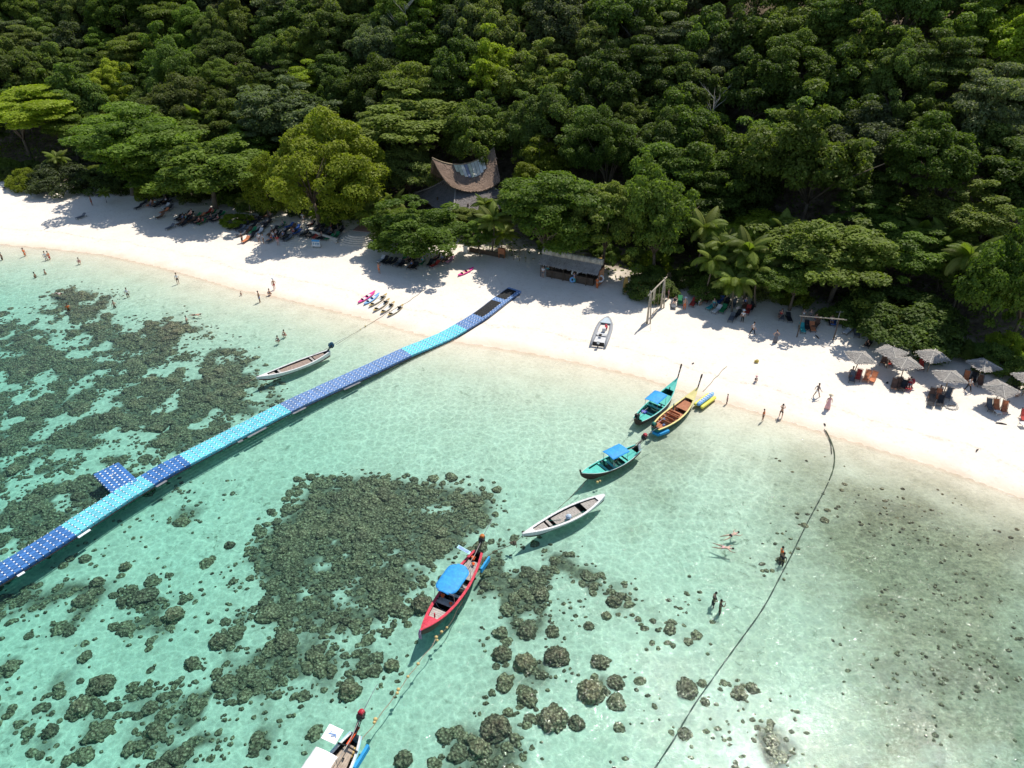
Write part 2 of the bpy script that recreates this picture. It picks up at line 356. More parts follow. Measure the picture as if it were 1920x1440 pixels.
fade = s.n('MapRange'); fade.interpolation_type = 'SMOOTHSTEP'; s.l(dd_, fade.inputs[0]); fade.inputs[1].default_value = 1; fade.inputs[2].default_value = 16
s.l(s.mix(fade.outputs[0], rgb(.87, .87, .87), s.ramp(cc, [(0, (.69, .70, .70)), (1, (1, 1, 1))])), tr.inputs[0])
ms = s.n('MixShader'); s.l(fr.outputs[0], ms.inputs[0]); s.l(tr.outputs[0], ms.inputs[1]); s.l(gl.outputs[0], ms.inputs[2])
va = s.n('VolumeAbsorption'); va.inputs['Color'].default_value = (.03, .83, .79, 1); va.inputs['Density'].default_value = .255
s.l(va.outputs[0], s.out.inputs['Volume']); s.done(ms)
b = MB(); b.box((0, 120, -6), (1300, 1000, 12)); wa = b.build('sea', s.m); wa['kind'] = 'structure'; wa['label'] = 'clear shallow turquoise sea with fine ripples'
# thin broken foam where the ripples run out
fv = []
for x in np.arange(-92, 62, .16):
    y0 = float(np.interp(x, sh[:, 0], sh[:, 1])); yy = y0 + np.linspace(-1.5, 2.5, 60); hh_ = height(np.full(60, x), yy); k = int(np.argmax(hh_ > 0.004))
    if vnoise(x, 3., 3.0, 81) < .5 or rng.random() < .25: continue
    for off_ in (0., rng.uniform(.3, .8)) if vnoise(x, 9., 5.0, 82) > .6 else (0.,):
        y = yy[k] - .06 - off_ + .12 * (vnoise(x, 1., .7, 83) - .5); l_, w_ = rng.uniform(.08, .2), rng.uniform(.012, .05); dx, dy = .905 * l_, -.425 * l_
        fv += [(x - dx, y - dy, .012), (x + w_, y - w_, .012), (x + dx, y + dy, .012), (x - w_, y + w_, .012)]
me = npmesh('foam', fv, np.arange(len(fv)).reshape(-1, 4)); tag(link('foam', me, M('sea foam', rgb(.86, .87, .86), .6, .05)), 'thin broken line of foam along the edge of the sand', None, None, 'stuff')

# ------------------------------------------------------------ coral
def lump_proto(seed, sub=2, rough=.16):
    bm = bmesh.new(); bmesh.ops.create_icosphere(bm, subdivisions=sub, radius=1)
    from mathutils import noise as N
    bmesh.ops.delete(bm, geom=[v for v in bm.verts if v.co.z < -.45], context='VERTS')
    for v in bm.verts:
        n = v.co.normalized(); o = Vector((seed * 3.1, seed * 7.7, 0))
        d = 1 + rough * 1.6 * N.noise(n * 1.6 + o) + rough * N.noise(n * 4.2 + o) + rough * .6 * N.noise(n * 9 + o)
        v.co = n * d; v.co.z *= .62
    bm.faces.ensure_lookup_table(); bm.verts.index_update()
    v = np.array([q.co[:] for q in bm.verts]); f = np.array([[q.index for q in p.verts] for p in bm.faces]); bm.free(); return v, f
PR1 = [lump_proto(k + 90, 1, .3) for k in range(4)]; PR2 = [lump_proto(k, 2, .22) for k in range(8)]; PR3 = [lump_proto(k + 20, 3, .24) for k in range(6)]
s = NT('coral and weed crust'); co = s.coord('Object'); ge = s.n('NewGeometry'); tone = s.attr('tone').outputs['Fac']
n = s.noise(5.5, 6, .8, ge.outputs['Position'])
c1 = s.ramp(n, [(.36, (.10, .078, .05)), (.45, (.34, .27, .165)), (.53, (.66, .53, .34)), (.64, (.95, .83, .60))])
c2 = s.ramp(n, [(.36, (.075, .06, .045)), (.48, (.25, .20, .135)), (.62, (.72, .60, .42))])
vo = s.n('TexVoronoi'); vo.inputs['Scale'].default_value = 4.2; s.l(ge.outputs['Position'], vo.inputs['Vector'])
cell = s.ramp(vo.outputs['Distance'], [(.1, (1.0, .98, .92)), (.35, (.72, .71, .68)), (.6, (.45, .44, .42))])  # crevice shade painted between the cells, along with the coral's own pattern
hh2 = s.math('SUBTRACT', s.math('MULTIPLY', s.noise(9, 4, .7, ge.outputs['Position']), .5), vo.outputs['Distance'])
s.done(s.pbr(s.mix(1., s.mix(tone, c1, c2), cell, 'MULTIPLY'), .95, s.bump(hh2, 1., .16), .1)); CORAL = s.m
vv, ff, tt, n0 = [], [], [], 0; DN = 1.75
for pl, dn, th, sz, sd in REEFW:
    p = np.array([q[:2] for q in pl]); lo, hi = p.min(0) - 1, p.max(0) + 1; area = np.prod(hi - lo); k = int(area * dn * DN)
    x = rng.uniform(lo[0], hi[0], k); y = rng.uniform(lo[1], hi[1], k)
    mk = polymask(pl, 6.0, x, y); nz = vnoise(x, y, 3.4, sd) * .5 + vnoise(x, y, 1.4, sd + 40) * .5
    nz = nz + (vnoise(x, y, .8, sd + 70) - .5) * .3; keep = (rng.random(k) < mk ** 1.2) & (nz + (mk - 1) * .12 > th) & (shore_d(x, y) < -2) & (y > 12)
    x, y, nz = x[keep], y[keep], nz[keep]; hgt = height(x, y)
    for a, b_, h_, q in zip(x, y, hgt, nz):
        r = rng.uniform(*sz) * (.5 + .75 * min(1, (q - th) * 3)) * (1.35 if rng.random() < .12 else .85); near = b_ < 42
        pv, pf = (PR3 if near and r > .4 else PR2)[rng.integers(6)]
        an = rng.uniform(0, 6.28); ca_, sa = math.cos(an), math.sin(an); zs = min(rng.uniform(.4, .85), (-h_ - .12) / (.8 * r)) if h_ < -.2 else .3
        sx, sy = rng.uniform(.8, 1.3), rng.uniform(.7, 1.1)
        q3 = np.stack([(pv[:, 0] * ca_ * sx - pv[:, 1] * sa * sy) * r + a, (pv[:, 0] * sa * sx + pv[:, 1] * ca_ * sy) * r + b_, pv[:, 2] * r * zs + h_], 1)
        vv.append(q3); ff.append(pf + n0); n0 += len(pv); tt.append(np.full(len(pv), rng.random() ** 1.5))
for pl, dn, th, sz, sd in REEFW:      # rubble crumbs between and around the lumps
    p = np.array([q[:2] for q in pl]); lo, hi = p.min(0) - 2, p.max(0) + 2; k = int(np.prod(hi - lo) * dn * 1.3)
    x = rng.uniform(lo[0], hi[0], k); y = rng.uniform(lo[1], hi[1], k); nz = vnoise(x, y, 3.4, sd) * .5 + vnoise(x, y, 1.4, sd + 40) * .5 + (vnoise(x, y, .6, sd + 71) - .5) * .5
    keep = (rng.random(k) < polymask(pl, 6.0, x, y)) & (nz > th - .1) & (shore_d(x, y) < -2) & (y > 14); x, y = x[keep], y[keep]; hgt = height(x, y)
    for a, b_, h_ in zip(x, y, hgt):
        r = rng.uniform(.07, .2); pv, pf = PR1[rng.integers(4)]
        vv.append(np.stack([pv[:, 0] * r * rng.uniform(.8, 1.6) + a, pv[:, 1] * r + b_, pv[:, 2] * r + h_], 1)); ff.append(pf + n0); n0 += len(pv); tt.append(np.full(len(pv), rng.random()))
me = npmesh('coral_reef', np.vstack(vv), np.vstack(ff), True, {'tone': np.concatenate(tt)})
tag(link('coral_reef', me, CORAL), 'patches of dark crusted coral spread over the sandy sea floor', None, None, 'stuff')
print('coral tris', len(me.polygons))
HEADS = [(938,1184,17,'round brown coral head just below the gap beside the red boat'),(1037,1181,16,'small dark coral head east of the round brown one beside the red boat'),(1045,1225,28,'dark coral head at the top of the cluster in the near middle water'),(985,1240,27,'wide brown coral head on the left of the near middle cluster'),(940,1222,22,'leftmost coral head of the near middle cluster'),(990,1305,22,'mustard topped coral head below the left of the near middle cluster'),(1035,1340,32,'large grey brown coral head at the foot of the near middle cluster'),(1080,1352,19,'dark round coral head touching the foot of the near middle cluster'),(1108,1290,32,'largest brown coral head in the heart of the near middle cluster'),(1155,1277,19,'golden brown coral head on the right of the near middle cluster'),(1155,1312,21,'dark coral head under the golden brown one'),(1125,1238,20,'grey coral head above the largest one of the cluster'),(1288,1287,25,'brown coral head left of the long dark hose'),(1316,1279,11,'small dark coral head against the long hose'),(1322,1313,11,'small dark coral head under the long hose'),(1386,1297,18,'dark coral head right of the long hose'),(1411,1287,14,'smaller coral head just right of its dark twin beyond the hose'),(930,1358,34,'big pale brown coral head near the bottom edge of the picture'),(900,1400,26,'dark coral head leaning on the big pale one near the bottom edge'),(755,1420,21,'olive coral head standing alone at the bottom between two moored boats'),(1161,1361,13,'small isolated dark coral head right of the bottom cluster'),(1255,1178,14,'small dark coral head out in open sand left of the divers'),(1150,1125,17,'dark coral head in open sand above the divers on the left'),(1137,1152,12,'small coral head under a larger dark one in open sand'),(1105,1172,12,'tiny coral head between the near cluster and open sand'),(150,1322,26,'dark coral head in the lower left water'),(190,1280,28,'broad dark coral head above its neighbour in the lower left water'),(95,1368,18,'small coral head near the lower left corner'),(325,1150,24,'brown coral head in the left water below the walkway'),(412,1197,22,'brown coral head below right of the mound under the walkway'),(530,1030,14,'lone dark coral head left of the dense reef'),(362,1240,18,'dark coral head in the left water above the olive bank'),(1283,1372,16,'weedy coral head by the lower end of the hose'),(735,1245,18,'coral head under the shadow of the red boat'),(790,1130,26,'dark coral head close by the left side of the red boat'),(1260,1165,10,'pebble sized coral head beside the lone dark one'),(1012,1110,20,'brown coral head in the reef right of the red boat'),(430,1020,12,'small coral head left of the dense reef edge'),(235,1060,14,'small dark coral head below the floating walkway'),(183,1090,16,'dark coral head in the gap below the walkway'),(655,1290,26,'pale sunken coral head above the white boat engine')]
hm = []
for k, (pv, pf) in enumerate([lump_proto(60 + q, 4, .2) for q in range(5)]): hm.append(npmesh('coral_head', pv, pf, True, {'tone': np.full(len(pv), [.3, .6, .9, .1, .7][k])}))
for k, (px, py, r, lb) in enumerate(HEADS):
    p = seabed(px, py + r * .25); d = proj(p)[2]; rr = r * .88 * d / F
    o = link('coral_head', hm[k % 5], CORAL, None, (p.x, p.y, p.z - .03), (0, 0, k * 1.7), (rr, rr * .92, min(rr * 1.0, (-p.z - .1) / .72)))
    tag(o, lb, 'coral head', 'single coral heads on the sand')

# ------------------------------------------------------------ foliage
def leaf_mat(name, dark, lite, warm, transl=.35):
    s = NT(name); tone = s.attr('tone').outputs['Fac']; oi = s.n('ObjectInfo')
    col = s.mix(tone, dark, lite); col = s.mix(s.math('MULTIPLY', s.math('POWER', oi.outputs['Random'], 2.), .5), col, warm)
    h = s.n('HueSaturation'); s.l(col, h.inputs['Color'])
    wn = s.n('TexWhiteNoise', noise_dimensions='1D'); s.l(oi.outputs['Random'], wn.inputs['W'])
    s.l(s.math('MULTIPLY_ADD', wn.outputs[0], .72, .66), h.inputs['Value']); h.inputs['Saturation'].default_value = 1.0; col = h.outputs[0]
    p = s.pbr(col, .55, None, .15); t = s.n('BsdfTranslucent')
    tc = s.mix(.5, col, (.30, .42, .05, 1), 'MIX'); s.l(s.mix(1., col, (1.7, 1.9, .7, 1), 'MULTIPLY'), t.inputs[0])
    m = s.n('MixShader'); m.inputs[0].default_value = transl; s.l(p.outputs[0], m.inputs[1]); s.l(t.outputs[0], m.inputs[2]); return s.done(m)
L_DARK = leaf_mat('dark forest leaves', (.044, .072, .015, 1), (.135, .20, .040, 1), (.18, .18, .06, 1))
L_MID = leaf_mat('mid green leaves', (.045, .082, .012, 1), (.145, .215, .032, 1), (.20, .21, .05, 1))
L_LITE = leaf_mat('sunny yellow green leaves', (.12, .16, .014, 1), (.30, .38, .04, 1), (.30, .31, .04, 1), .4)
L_GREY = leaf_mat('grey green leaves', (.050, .070, .030, 1), (.145, .18, .075, 1), (.19, .18, .09, 1))
L_PALM = leaf_mat('palm leaves', (.07, .105, .015, 1), (.20, .26, .045, 1), (.26, .25, .08, 1), .4)
BARK = M('grey brown bark', rgb(.16, .125, .09), .9, .45, 5, .5)
def crown(kind, seed, nl, leaf):
    g = np.random.default_rng(seed); L = []
    if kind == 'tier':
        for _ in range(60):
            a = g.uniform(0, 6.28); r = g.random() ** .55 * .82; top = math.sqrt(max(0, 1 - r * r)); z = top * g.choice([-.35, -.1, .12, .3, .48, .62], p=[.12, .16, .18, .18, .18, .18]) + g.normal(0, .03)
            L.append((r * math.cos(a), r * math.sin(a), z, g.uniform(.20, .34), g.uniform(.05, .09)))
    elif kind == 'round':
        for _ in range(120):
            a = g.uniform(0, 6.28); z = g.uniform(-.45, 1); r = math.sqrt(max(0, 1 - z * z)) * .86; q = g.uniform(.7, 1.03)
            L.append((r * math.cos(a) * q, r * math.sin(a) * q, z * .66 * q, g.uniform(.10, .21), g.uniform(.08, .16)))
    elif kind == 'fine':
        for _ in range(130):
            a = g.uniform(0, 6.28); z = g.uniform(-.6, 1); r = math.sqrt(max(0, 1 - z * z)) * .86; q = g.uniform(.85, 1)
            L.append((r * math.cos(a) * q, r * math.sin(a) * q, z * .72 * q, g.uniform(.13, .2), g.uniform(.10, .15)))
    elif kind == 'loose':
        for _ in range(95):
            a = g.uniform(0, 6.28); z = g.uniform(-.7, 1); r = math.sqrt(max(0, 1 - z * z)) * .84; q = g.uniform(.35, 1.1)
            L.append((r * math.cos(a) * q, r * math.sin(a) * q, z * .78 * q, g.uniform(.08, .19), g.uniform(.05, .12)))
    elif kind == 'shrub':
        for _ in range(60):
            a = g.uniform(0, 6.28); z = g.uniform(-.1, 1); r = math.sqrt(max(0, 1 - z * z)) * .85
            L.append((r * math.cos(a), r * math.sin(a), z * .6 - .15, g.uniform(.14, .26), g.uniform(.12, .2)))
    if kind in ('tier', 'loose'):
        for _ in range(26):
            a = g.uniform(0, 6.28); r = g.random() ** .5 * .7; L.append((r * math.cos(a), r * math.sin(a), g.uniform(-.35, .3) * (1 - r * .4), g.uniform(.18, .3), g.uniform(.12, .2)))
    L = np.array(L); az = np.arctan2(L[:, 1], L[:, 0]); ph = g.uniform(0, 6.28, 4)
    wv_ = 1 + .16 * np.cos(2 * az + ph[0]) + .13 * np.cos(3 * az + ph[1]) + .08 * np.cos(5 * az + ph[2]) + g.normal(0, .05, len(L))
    L[:, 0] *= wv_; L[:, 1] *= wv_; L[:, 2] *= 1 + .22 * np.cos(az + ph[3]); k = len(L); wgt = L[:, 3] ** 2; pick = g.choice(k, nl, p=wgt / wgt.sum()); c = L[pick]
    d = g.normal(size=(nl, 3)); d /= np.linalg.norm(d, axis=1)[:, None]; d[:, 2] = np.where((d[:, 2] < -.2) & (g.random(nl) < .75), -d[:, 2], d[:, 2])
    jit = g.uniform(.72, 1.06, nl)[:, None] + (g.random(nl) < .06)[:, None] * g.uniform(0, .3, nl)[:, None]
    P = c[:, :3] + d * np.stack([c[:, 3], c[:, 3], c[:, 4]], 1) * jit
    keep = np.ones(nl, bool)
    for q in range(k):
        e = (P - L[q, :3]) / np.array([L[q, 3], L[q, 3], L[q, 4]]) ; keep &= (np.sum(e * e, 1) > .38) | (g.random(nl) < .12)
    P, d, pick = P[keep], d[keep], pick[keep]; n = len(P)
    up = np.array([0, 0, 1.]); N_ = d * .55 + up * .65 + g.normal(size=(n, 3)) * .48; N_ /= np.linalg.norm(N_, axis=1)[:, None]
    a = g.normal(size=(n, 3)); T = np.cross(N_, a); T /= np.linalg.norm(T, axis=1)[:, None]; B = np.cross(N_, T)
    ln = (leaf * g.uniform(.6, 1.35, n))[:, None]; wd = ln * g.uniform(.42, .62, n)[:, None]
    fold = N_ * ln * .18
    V = np.stack([P - T * ln - fold, P - B * wd, P + T * ln - fold, P + B * wd], 1).reshape(-1, 3)
    lt = g.random(k); tn = np.clip(lt[pick] * .55 + g.random(n) * .5, 0, 1)
    return npmesh('crown', V, np.arange(4 * n).reshape(n, 4), False, {'tone': np.repeat(tn, 4)}), L
def trunk_mesh(L, seed, lean=.05, rad=.035):
    g = random.Random(seed); b = MB(); fork = .45
    b.tube([(0, 0, -.12), (0, 0, .02), (lean * .4, 0, .25), (lean, lean * .3, fork)], [rad * 1.7, rad * 1.25, rad, rad * .85], 7)
    tops = sorted(L.tolist(), key=lambda q: g.random())[:9]
    for q in tops:
        e = Vector((q[0], q[1], 1 + q[2] * .5)); m = Vector((lean + q[0] * .35, lean * .3 + q[1] * .35, fork + (e.z - fork) * .45))
        b.tube([(lean, lean * .3, fork - .03), m, e], [rad * .6, rad * .4, rad * .12], 5)
    return b.mesh('trunk', True)
KINDS = {}
for nm, kd, n_, nl, lf in (('tier', 'tier', 4, 34000, .034), ('round', 'round', 4, 34000, .031), ('fine', 'fine', 2, 44000, .025), ('loose', 'loose', 5, 27000, .033), ('shrub', 'shrub', 3, 20000, .036)):
    KINDS[nm] = []
    for q in range(n_):
        cm, L = crown(kd, 100 + 13 * q + len(nm) * 7, nl, lf); cm.materials.append(L_MID); tm = trunk_mesh(L, q, .06 - .04 * q); tm.materials.append(BARK); KINDS[nm].append((cm, tm))
print('leaf quads', sum(len(c.polygons) for v in KINDS.values() for c, t in v))
TREES = []
def tree(base, hc, Rx, Rz, kind, m, label, group, name='tree', var=None, rz=None, cat='tree'):
    cm, tm = KINDS[kind][rnd.randrange(len(KINDS[kind])) if var is None else var % len(KINDS[kind])]
    o = empty(name, base, rnd.uniform(0, 6.28) if rz is None else rz, label, cat, group)
    link('crown', cm, m, o, (0, 0, hc), scale=(Rx, Rx * rnd.uniform(.88, 1.1), Rz))
    link('trunk', tm, BARK, o, scale=(Rx, Rx, hc))
    TREES.append((base[0], base[1], hc, Rx)); return o
def tree_px(bx, by, cx, cy, wpx, hpx, kind, m, label, name='tree', var=None, cat='tree', group='trees along the back of the beach'):
    """trunk foot and crown middle as seen; crown width and height as seen"""
    b = ground(bx, by); d = proj(b)[2]
    lo, hi = 0., 30.
    for _ in range(24):
        q = (lo + hi) / 2
        if proj((b.x, b.y, b.z + q))[1] > cy: lo = q
        else: hi = q
    d = proj((b.x, b.y, b.z + lo))[2]; dx = (cx - proj((b.x, b.y, b.z + lo))[0]) * d / F
    Rx = wpx * .56 * d / F; hpx *= 1.08; phi = TH + math.atan((cy - 720) / F)
    Rz = max(.35 * Rx, (hpx / 2 * d / F - Rx * .75 * math.sin(phi)) / (.75 * math.cos(phi)))
    if kind == 'shrub': Rz = max(Rz, .75 * Rx); lo = Rz * .28
    o = tree(b, lo if kind == 'shrub' else max(lo, Rz * .55), Rx, Rz, kind, m, label, group, name, var, cat=cat)
    if abs(dx) > .01:
        c = o.children[0]; v = Matrix.Rotation(-o.rotation_euler.z, 3, 'Z') @ Vector((dx, 0, 0)); c.location.x += v.x; c.location.y += v.y
    return o
T = tree_px
T(35, 352, 35, 320, 62, 62, 'shrub', L_LITE, 'small rounded yellow green shrub at the far left end of the beach', 'shrub', 0, 'shrub')
T(110, 352, 110, 325, 120, 75, 'shrub', L_GREY, 'grey green shrub bank behind the far left sand', 'shrub', 1, 'shrub')
T(180, 352, 185, 325, 90, 70, 'shrub', L_DARK, 'dark shrub between the grey green bank and the first broad beach tree', 'shrub', 2, 'shrub')
T(250, 366, 248, 272, 200, 150, 'tier', L_MID, 'broad light green layered tree above the first dark sunbed group', var=0)
T(405, 392, 385, 312, 225, 150, 'loose', L_MID, 'broad tree with a forked dark trunk rising from the sand left of the big dome', var=1)
T(310, 372, 300, 330, 120, 75, 'tier', L_MID, 'lower spreading tree between the two broad layered beach trees', var=2)
T(600, 420, 612, 328, 200, 205, 'fine', L_LITE, 'biggest yellow green dome shaped tree left of the thatched hall', var=0)
T(505, 408, 505, 350, 95, 115, 'fine', L_LITE, 'smaller leafy tree leaning on the left flank of the big yellow green dome', var=1)
T(636, 437, 632, 397, 66, 60, 'round', L_LITE, 'small bright green tree in front of the big dome, beside the curved steps', var=0)
T(445, 420, 437, 391, 48, 34, 'shrub', L_LITE, 'little bright bush standing among the left sunbeds', 'shrub', 0, 'shrub')
T(790, 487, 785, 435, 190, 140, 'loose', L_MID, 'spreading glossy green tree hanging over the sunbeds right of the curved steps', var=1)
T(730, 462, 742, 425, 100, 80, 'tier', L_MID, 'lighter layered bush beside the curved steps', var=3)
T(770, 385, 768, 322, 120, 105, 'round', L_DARK, 'round dark tree directly left of the thatched hall', var=2)
T(865, 435, 862, 405, 90, 50, 'round', L_MID, 'low green tree covering the front of the thatched hall', var=3)
T(1020, 500, 1052, 402, 200, 175, 'tier', L_MID, 'wide bright green layered tree between the hall and the beach bar', var=1)
T(1130, 508, 1118, 408, 145, 145, 'round', L_MID, 'darker layered tree right behind the beach bar', var=2)
T(1225, 520, 1222, 410, 160, 220, 'loose', L_MID, 'tall full green tree right of the beach bar', var=0)
T(1200, 548, 1225, 500, 95, 60, 'shrub', L_DARK, 'dark leafy shrub right of the beach bar over the boards', 'shrub', 1, 'shrub')
T(1135, 400, 1132, 272, 125, 120, 'fine', L_MID, 'fine leaved round tree on the lower slope above the wide bright tree', var=0)
T(1385, 480, 1385, 430, 170, 100, 'tier', L_LITE, 'light green layered tree behind the thick palm clump', var=3)
T(1480, 582, 1455, 515, 135, 100, 'loose', L_MID, 'glossy tree with two thin forking trunks behind the right sunbeds', var=2)
T(1555, 566, 1550, 478, 235, 185, 'loose', L_MID, 'large open crowned tree with a thick trunk near the wooden frame', var=0)
T(1700, 622, 1700, 582, 190, 105, 'shrub', L_DARK, 'massive dark shrub behind the straw parasols', 'shrub', 2, 'shrub')
T(1625, 600, 1625, 565, 90, 60, 'shrub', L_DARK, 'smaller dark shrub on the left flank of the massive one', 'shrub', 0, 'shrub')
T(1890, 650, 1885, 530, 170, 240, 'loose', L_MID, 'tall leafy tree at the right edge above the last parasols', var=1)
T(1640, 520, 1670, 425, 190, 110, 'loose', L_MID, 'yellowish open tree above the massive dark shrub', var=1)
T(1820, 500, 1820, 400, 160, 120, 'loose', L_MID, 'olive open tree near the right edge', var=2)
T(1500, 440, 1500, 290, 215, 220, 'loose', L_MID, 'tall ragged tree towering over the right half of the beach', var=3)
T(1745, 430, 1745, 300, 165, 170, 'round', L_MID, 'tall round headed tree in the dark right part of the forest', var=3)
T(1330, 470, 1320, 390, 120, 100, 'tier', L_MID, 'mid green layered tree between the tall full tree and the palms', var=0)
T(800, 330, 780, 225, 260, 130, 'loose', L_MID, 'very wide tree on the slope straight above the thatched hall', var=1)
T(1010, 400, 1012, 312, 110, 95, 'loose', L_LITE, 'yellow green tree right of the thatched hall roof tips', var=2)
T(1690, 560, 1690, 470, 170, 130, 'loose', L_MID, 'broad open tree directly above the massive dark shrub', var=4)
T(300, 330, 300, 250, 150, 100, 'round', L_MID, 'rounded tree just behind the first broad beach tree', var=1)
T(460, 345, 470, 280, 130, 100, 'loose', L_MID, 'green tree filling the gap left of the big dome', var=2)
T(900, 480, 895, 440, 70, 60, 'round', L_MID, 'small green tree at the left end of the bamboo fence', var=3)
T(60, 300, 60, 205, 160, 90, 'tier', L_LITE, 'light green flat topped tree at the left edge of the forest', var=1)
T(150, 305, 160, 245, 120, 80, 'tier', L_MID, 'flat tree right beside the light flat topped one on the left', var=2)
T(520, 330, 530, 215, 170, 130, 'loose', L_GREY, 'grey green tree on the lower slope above the big dome', var=0)

# ---- palms: trunk + separate fronds
def frond_mesh(seed, droop):
    g = random.Random(seed); b = MB(); n = 12; P = []
    for i in range(n + 1):
        t = i / n; a = R(52) - t * R(droop) ; P.append(Vector((0, 0, 0)) if i == 0 else P[-1] + Vector((math.cos(a), 0, math.sin(a))) / n)
    b.tube(P, [.018 * (1 - .8 * i / n) for i in range(n + 1)], 3, False)
    for i in range(1, n * 3 + 1):
        t = i / (n * 3); q = t * n; k = min(int(q), n - 1); p = P[k].lerp(P[k + 1], q - k); d = (P[k + 1] - P[k]).normalized()
        ln = .30 * math.sin(math.pi * (.14 + .80 * t)) * g.uniform(.85, 1.1)
        for sd in (-1, 1):
            o = Vector((d.x * .45, sd, d.z * .45 - .42)).normalized(); w_ = d * .017
            m = p + o * ln * .55; e = p + o * ln + Vector((0, 0, -.10 * ln / .3))
            b.add([p - w_, p + w_, m + w_, m - w_, e], [(0, 1, 2, 3), (3, 2, 4)])
    return b.mesh('frond')
FR = [frond_mesh(k, d) for k, d in enumerate((75, 95, 120, 60))]
for f in FR:
    a = f.attributes.new('tone', 'FLOAT', 'POINT'); a.data.foreach_set('value', np.clip(rng.random(len(f.vertices)) * .6 + .2, 0, 1)); f.materials.append(L_PALM)
pt = MB(); pt.tube([(0, 0, -.05), (.0, 0, .05), (.06, 0, .35), (.10, 0, .7), (.11, 0, 1)], [.045, .03, .022, .019, .02], 8); PT = pt.mesh('trunk', True); PT.materials.append(BARK)
def palm(bx, by, cy, Lf, label, nf=17, on=None):
    b = on or ground(bx, by); lo, hi = 0.3, 16.
    for _ in range(22):
        q = (lo + hi) / 2
        if proj((b.x, b.y, b.z + q))[1] > cy: lo = q
        else: hi = q
    o = empty('palm_tree', b, rnd.uniform(0, 6.28), label, 'palm tree', 'coconut palms among the trees')
    link('trunk', PT, BARK, o, scale=(min(lo, 6), min(lo, 6), lo))
    for k in range(nf):
        a = k * 2.39996; tilt = -R(38) + R(78) * (k / nf)
        fo = link('frond', FR[rnd.randrange(4)], L_PALM, o, (.11 * min(lo, 6), 0, lo), (0, tilt * .9, a), (Lf * rnd.uniform(.8, 1.1),) * 3)
    return o
for a in [(1318, 560, 490, 3.6, 'upright coconut palm at the front of the palm clump, left of the white tarp sunbeds'), (1395, 560, 470, 4.2, 'tallest coconut palm of the clump behind the right sunbeds'), (1372, 585, 532, 3.6, 'low wide coconut palm in front of the palm clump'), (1440, 545, 480, 3.6, 'coconut palm on the right side of the palm clump'), (1352, 520, 455, 3.4, 'coconut palm at the back of the palm clump'),
          (922, 478, 412, 3.4, 'coconut palm rising beside the hall with a bright trunk'), (960, 440, 372, 3.0, 'coconut palm just right of the hall roof'), (905, 445, 385, 2.6, 'young coconut palm against the hall roof'), (712, 430, 385, 3.0, 'coconut palm behind the curved steps'), (745, 420, 378, 2.8, 'second coconut palm behind the curved steps, nearer the hall'), (470, 410, 375, 2.2, 'small coconut palm on the sand beside the big yellow green dome'),
          (1755, 545, 455, 4.2, 'large coconut palm above the massive dark shrub'), (1835, 590, 500, 4.0, 'coconut palm at the back of the right hand parasols'), (1800, 560, 520, 3.2, 'drooping coconut palm between the dark shrub and the right edge'), (1870, 520, 445, 3.4, 'coconut palm near the right edge of the forest'), (1620, 540, 505, 2.8, 'short coconut palm behind the thick trunked tree'),
          (395, 300, 218, 3.4, 'coconut palm above the broad layered beach trees'), (368, 285, 208, 3.0, 'coconut palm left of its twin above the beach trees'), (1003, 250, 150, 3.2, 'coconut palm standing clear on the slope above the hall'), (735, 190, 122, 3.2, 'coconut palm on the middle slope left of centre'), (840, 190, 120, 3.4, 'coconut palm on the middle slope above the hall'), (1330, 420, 352, 3.0, 'coconut palm between the tall full tree and the ragged tower tree'), (200, 380, 362, 1.6, 'dwarf palm by the first beach trees'), (410, 290, 240, 3.0, 'drooping palm top above the forked trunk tree'), (1300, 520, 430, 3.8, 'tall coconut palm at the left back of the palm clump'), (1415, 575, 505, 3.8, 'broad coconut palm at the right front of the palm clump'), (1460, 520, 435, 3.6, 'pale coconut palm right behind the palm clump'), (1335, 545, 460, 3.6, 'leaning coconut palm in the heart of the palm clump'),
          (1780, 600, 480, 4.0, 'coconut palm rising from behind the massive dark shrub'), (1700, 540, 440, 3.6, 'coconut palm left behind the massive dark shrub'), (940, 470, 440, 2.8, 'low coconut palm before the hall beside the bright trunked one'), (690, 440, 400, 2.8, 'coconut palm leaning over the curved steps'), (560, 250, 190, 3.2, 'coconut palm on the slope above the big dome'), (1190, 300, 215, 3.4, 'coconut palm on the slope above the fine leaved tree'), (120, 350, 300, 2.6, 'palm behind the grey green shrub bank'), (960, 330, 260, 3.2, 'coconut palm on the slope right above the hall'), (1560, 200, 90, 3.6, 'coconut palm high on the right slope')]:
    palm(*a)

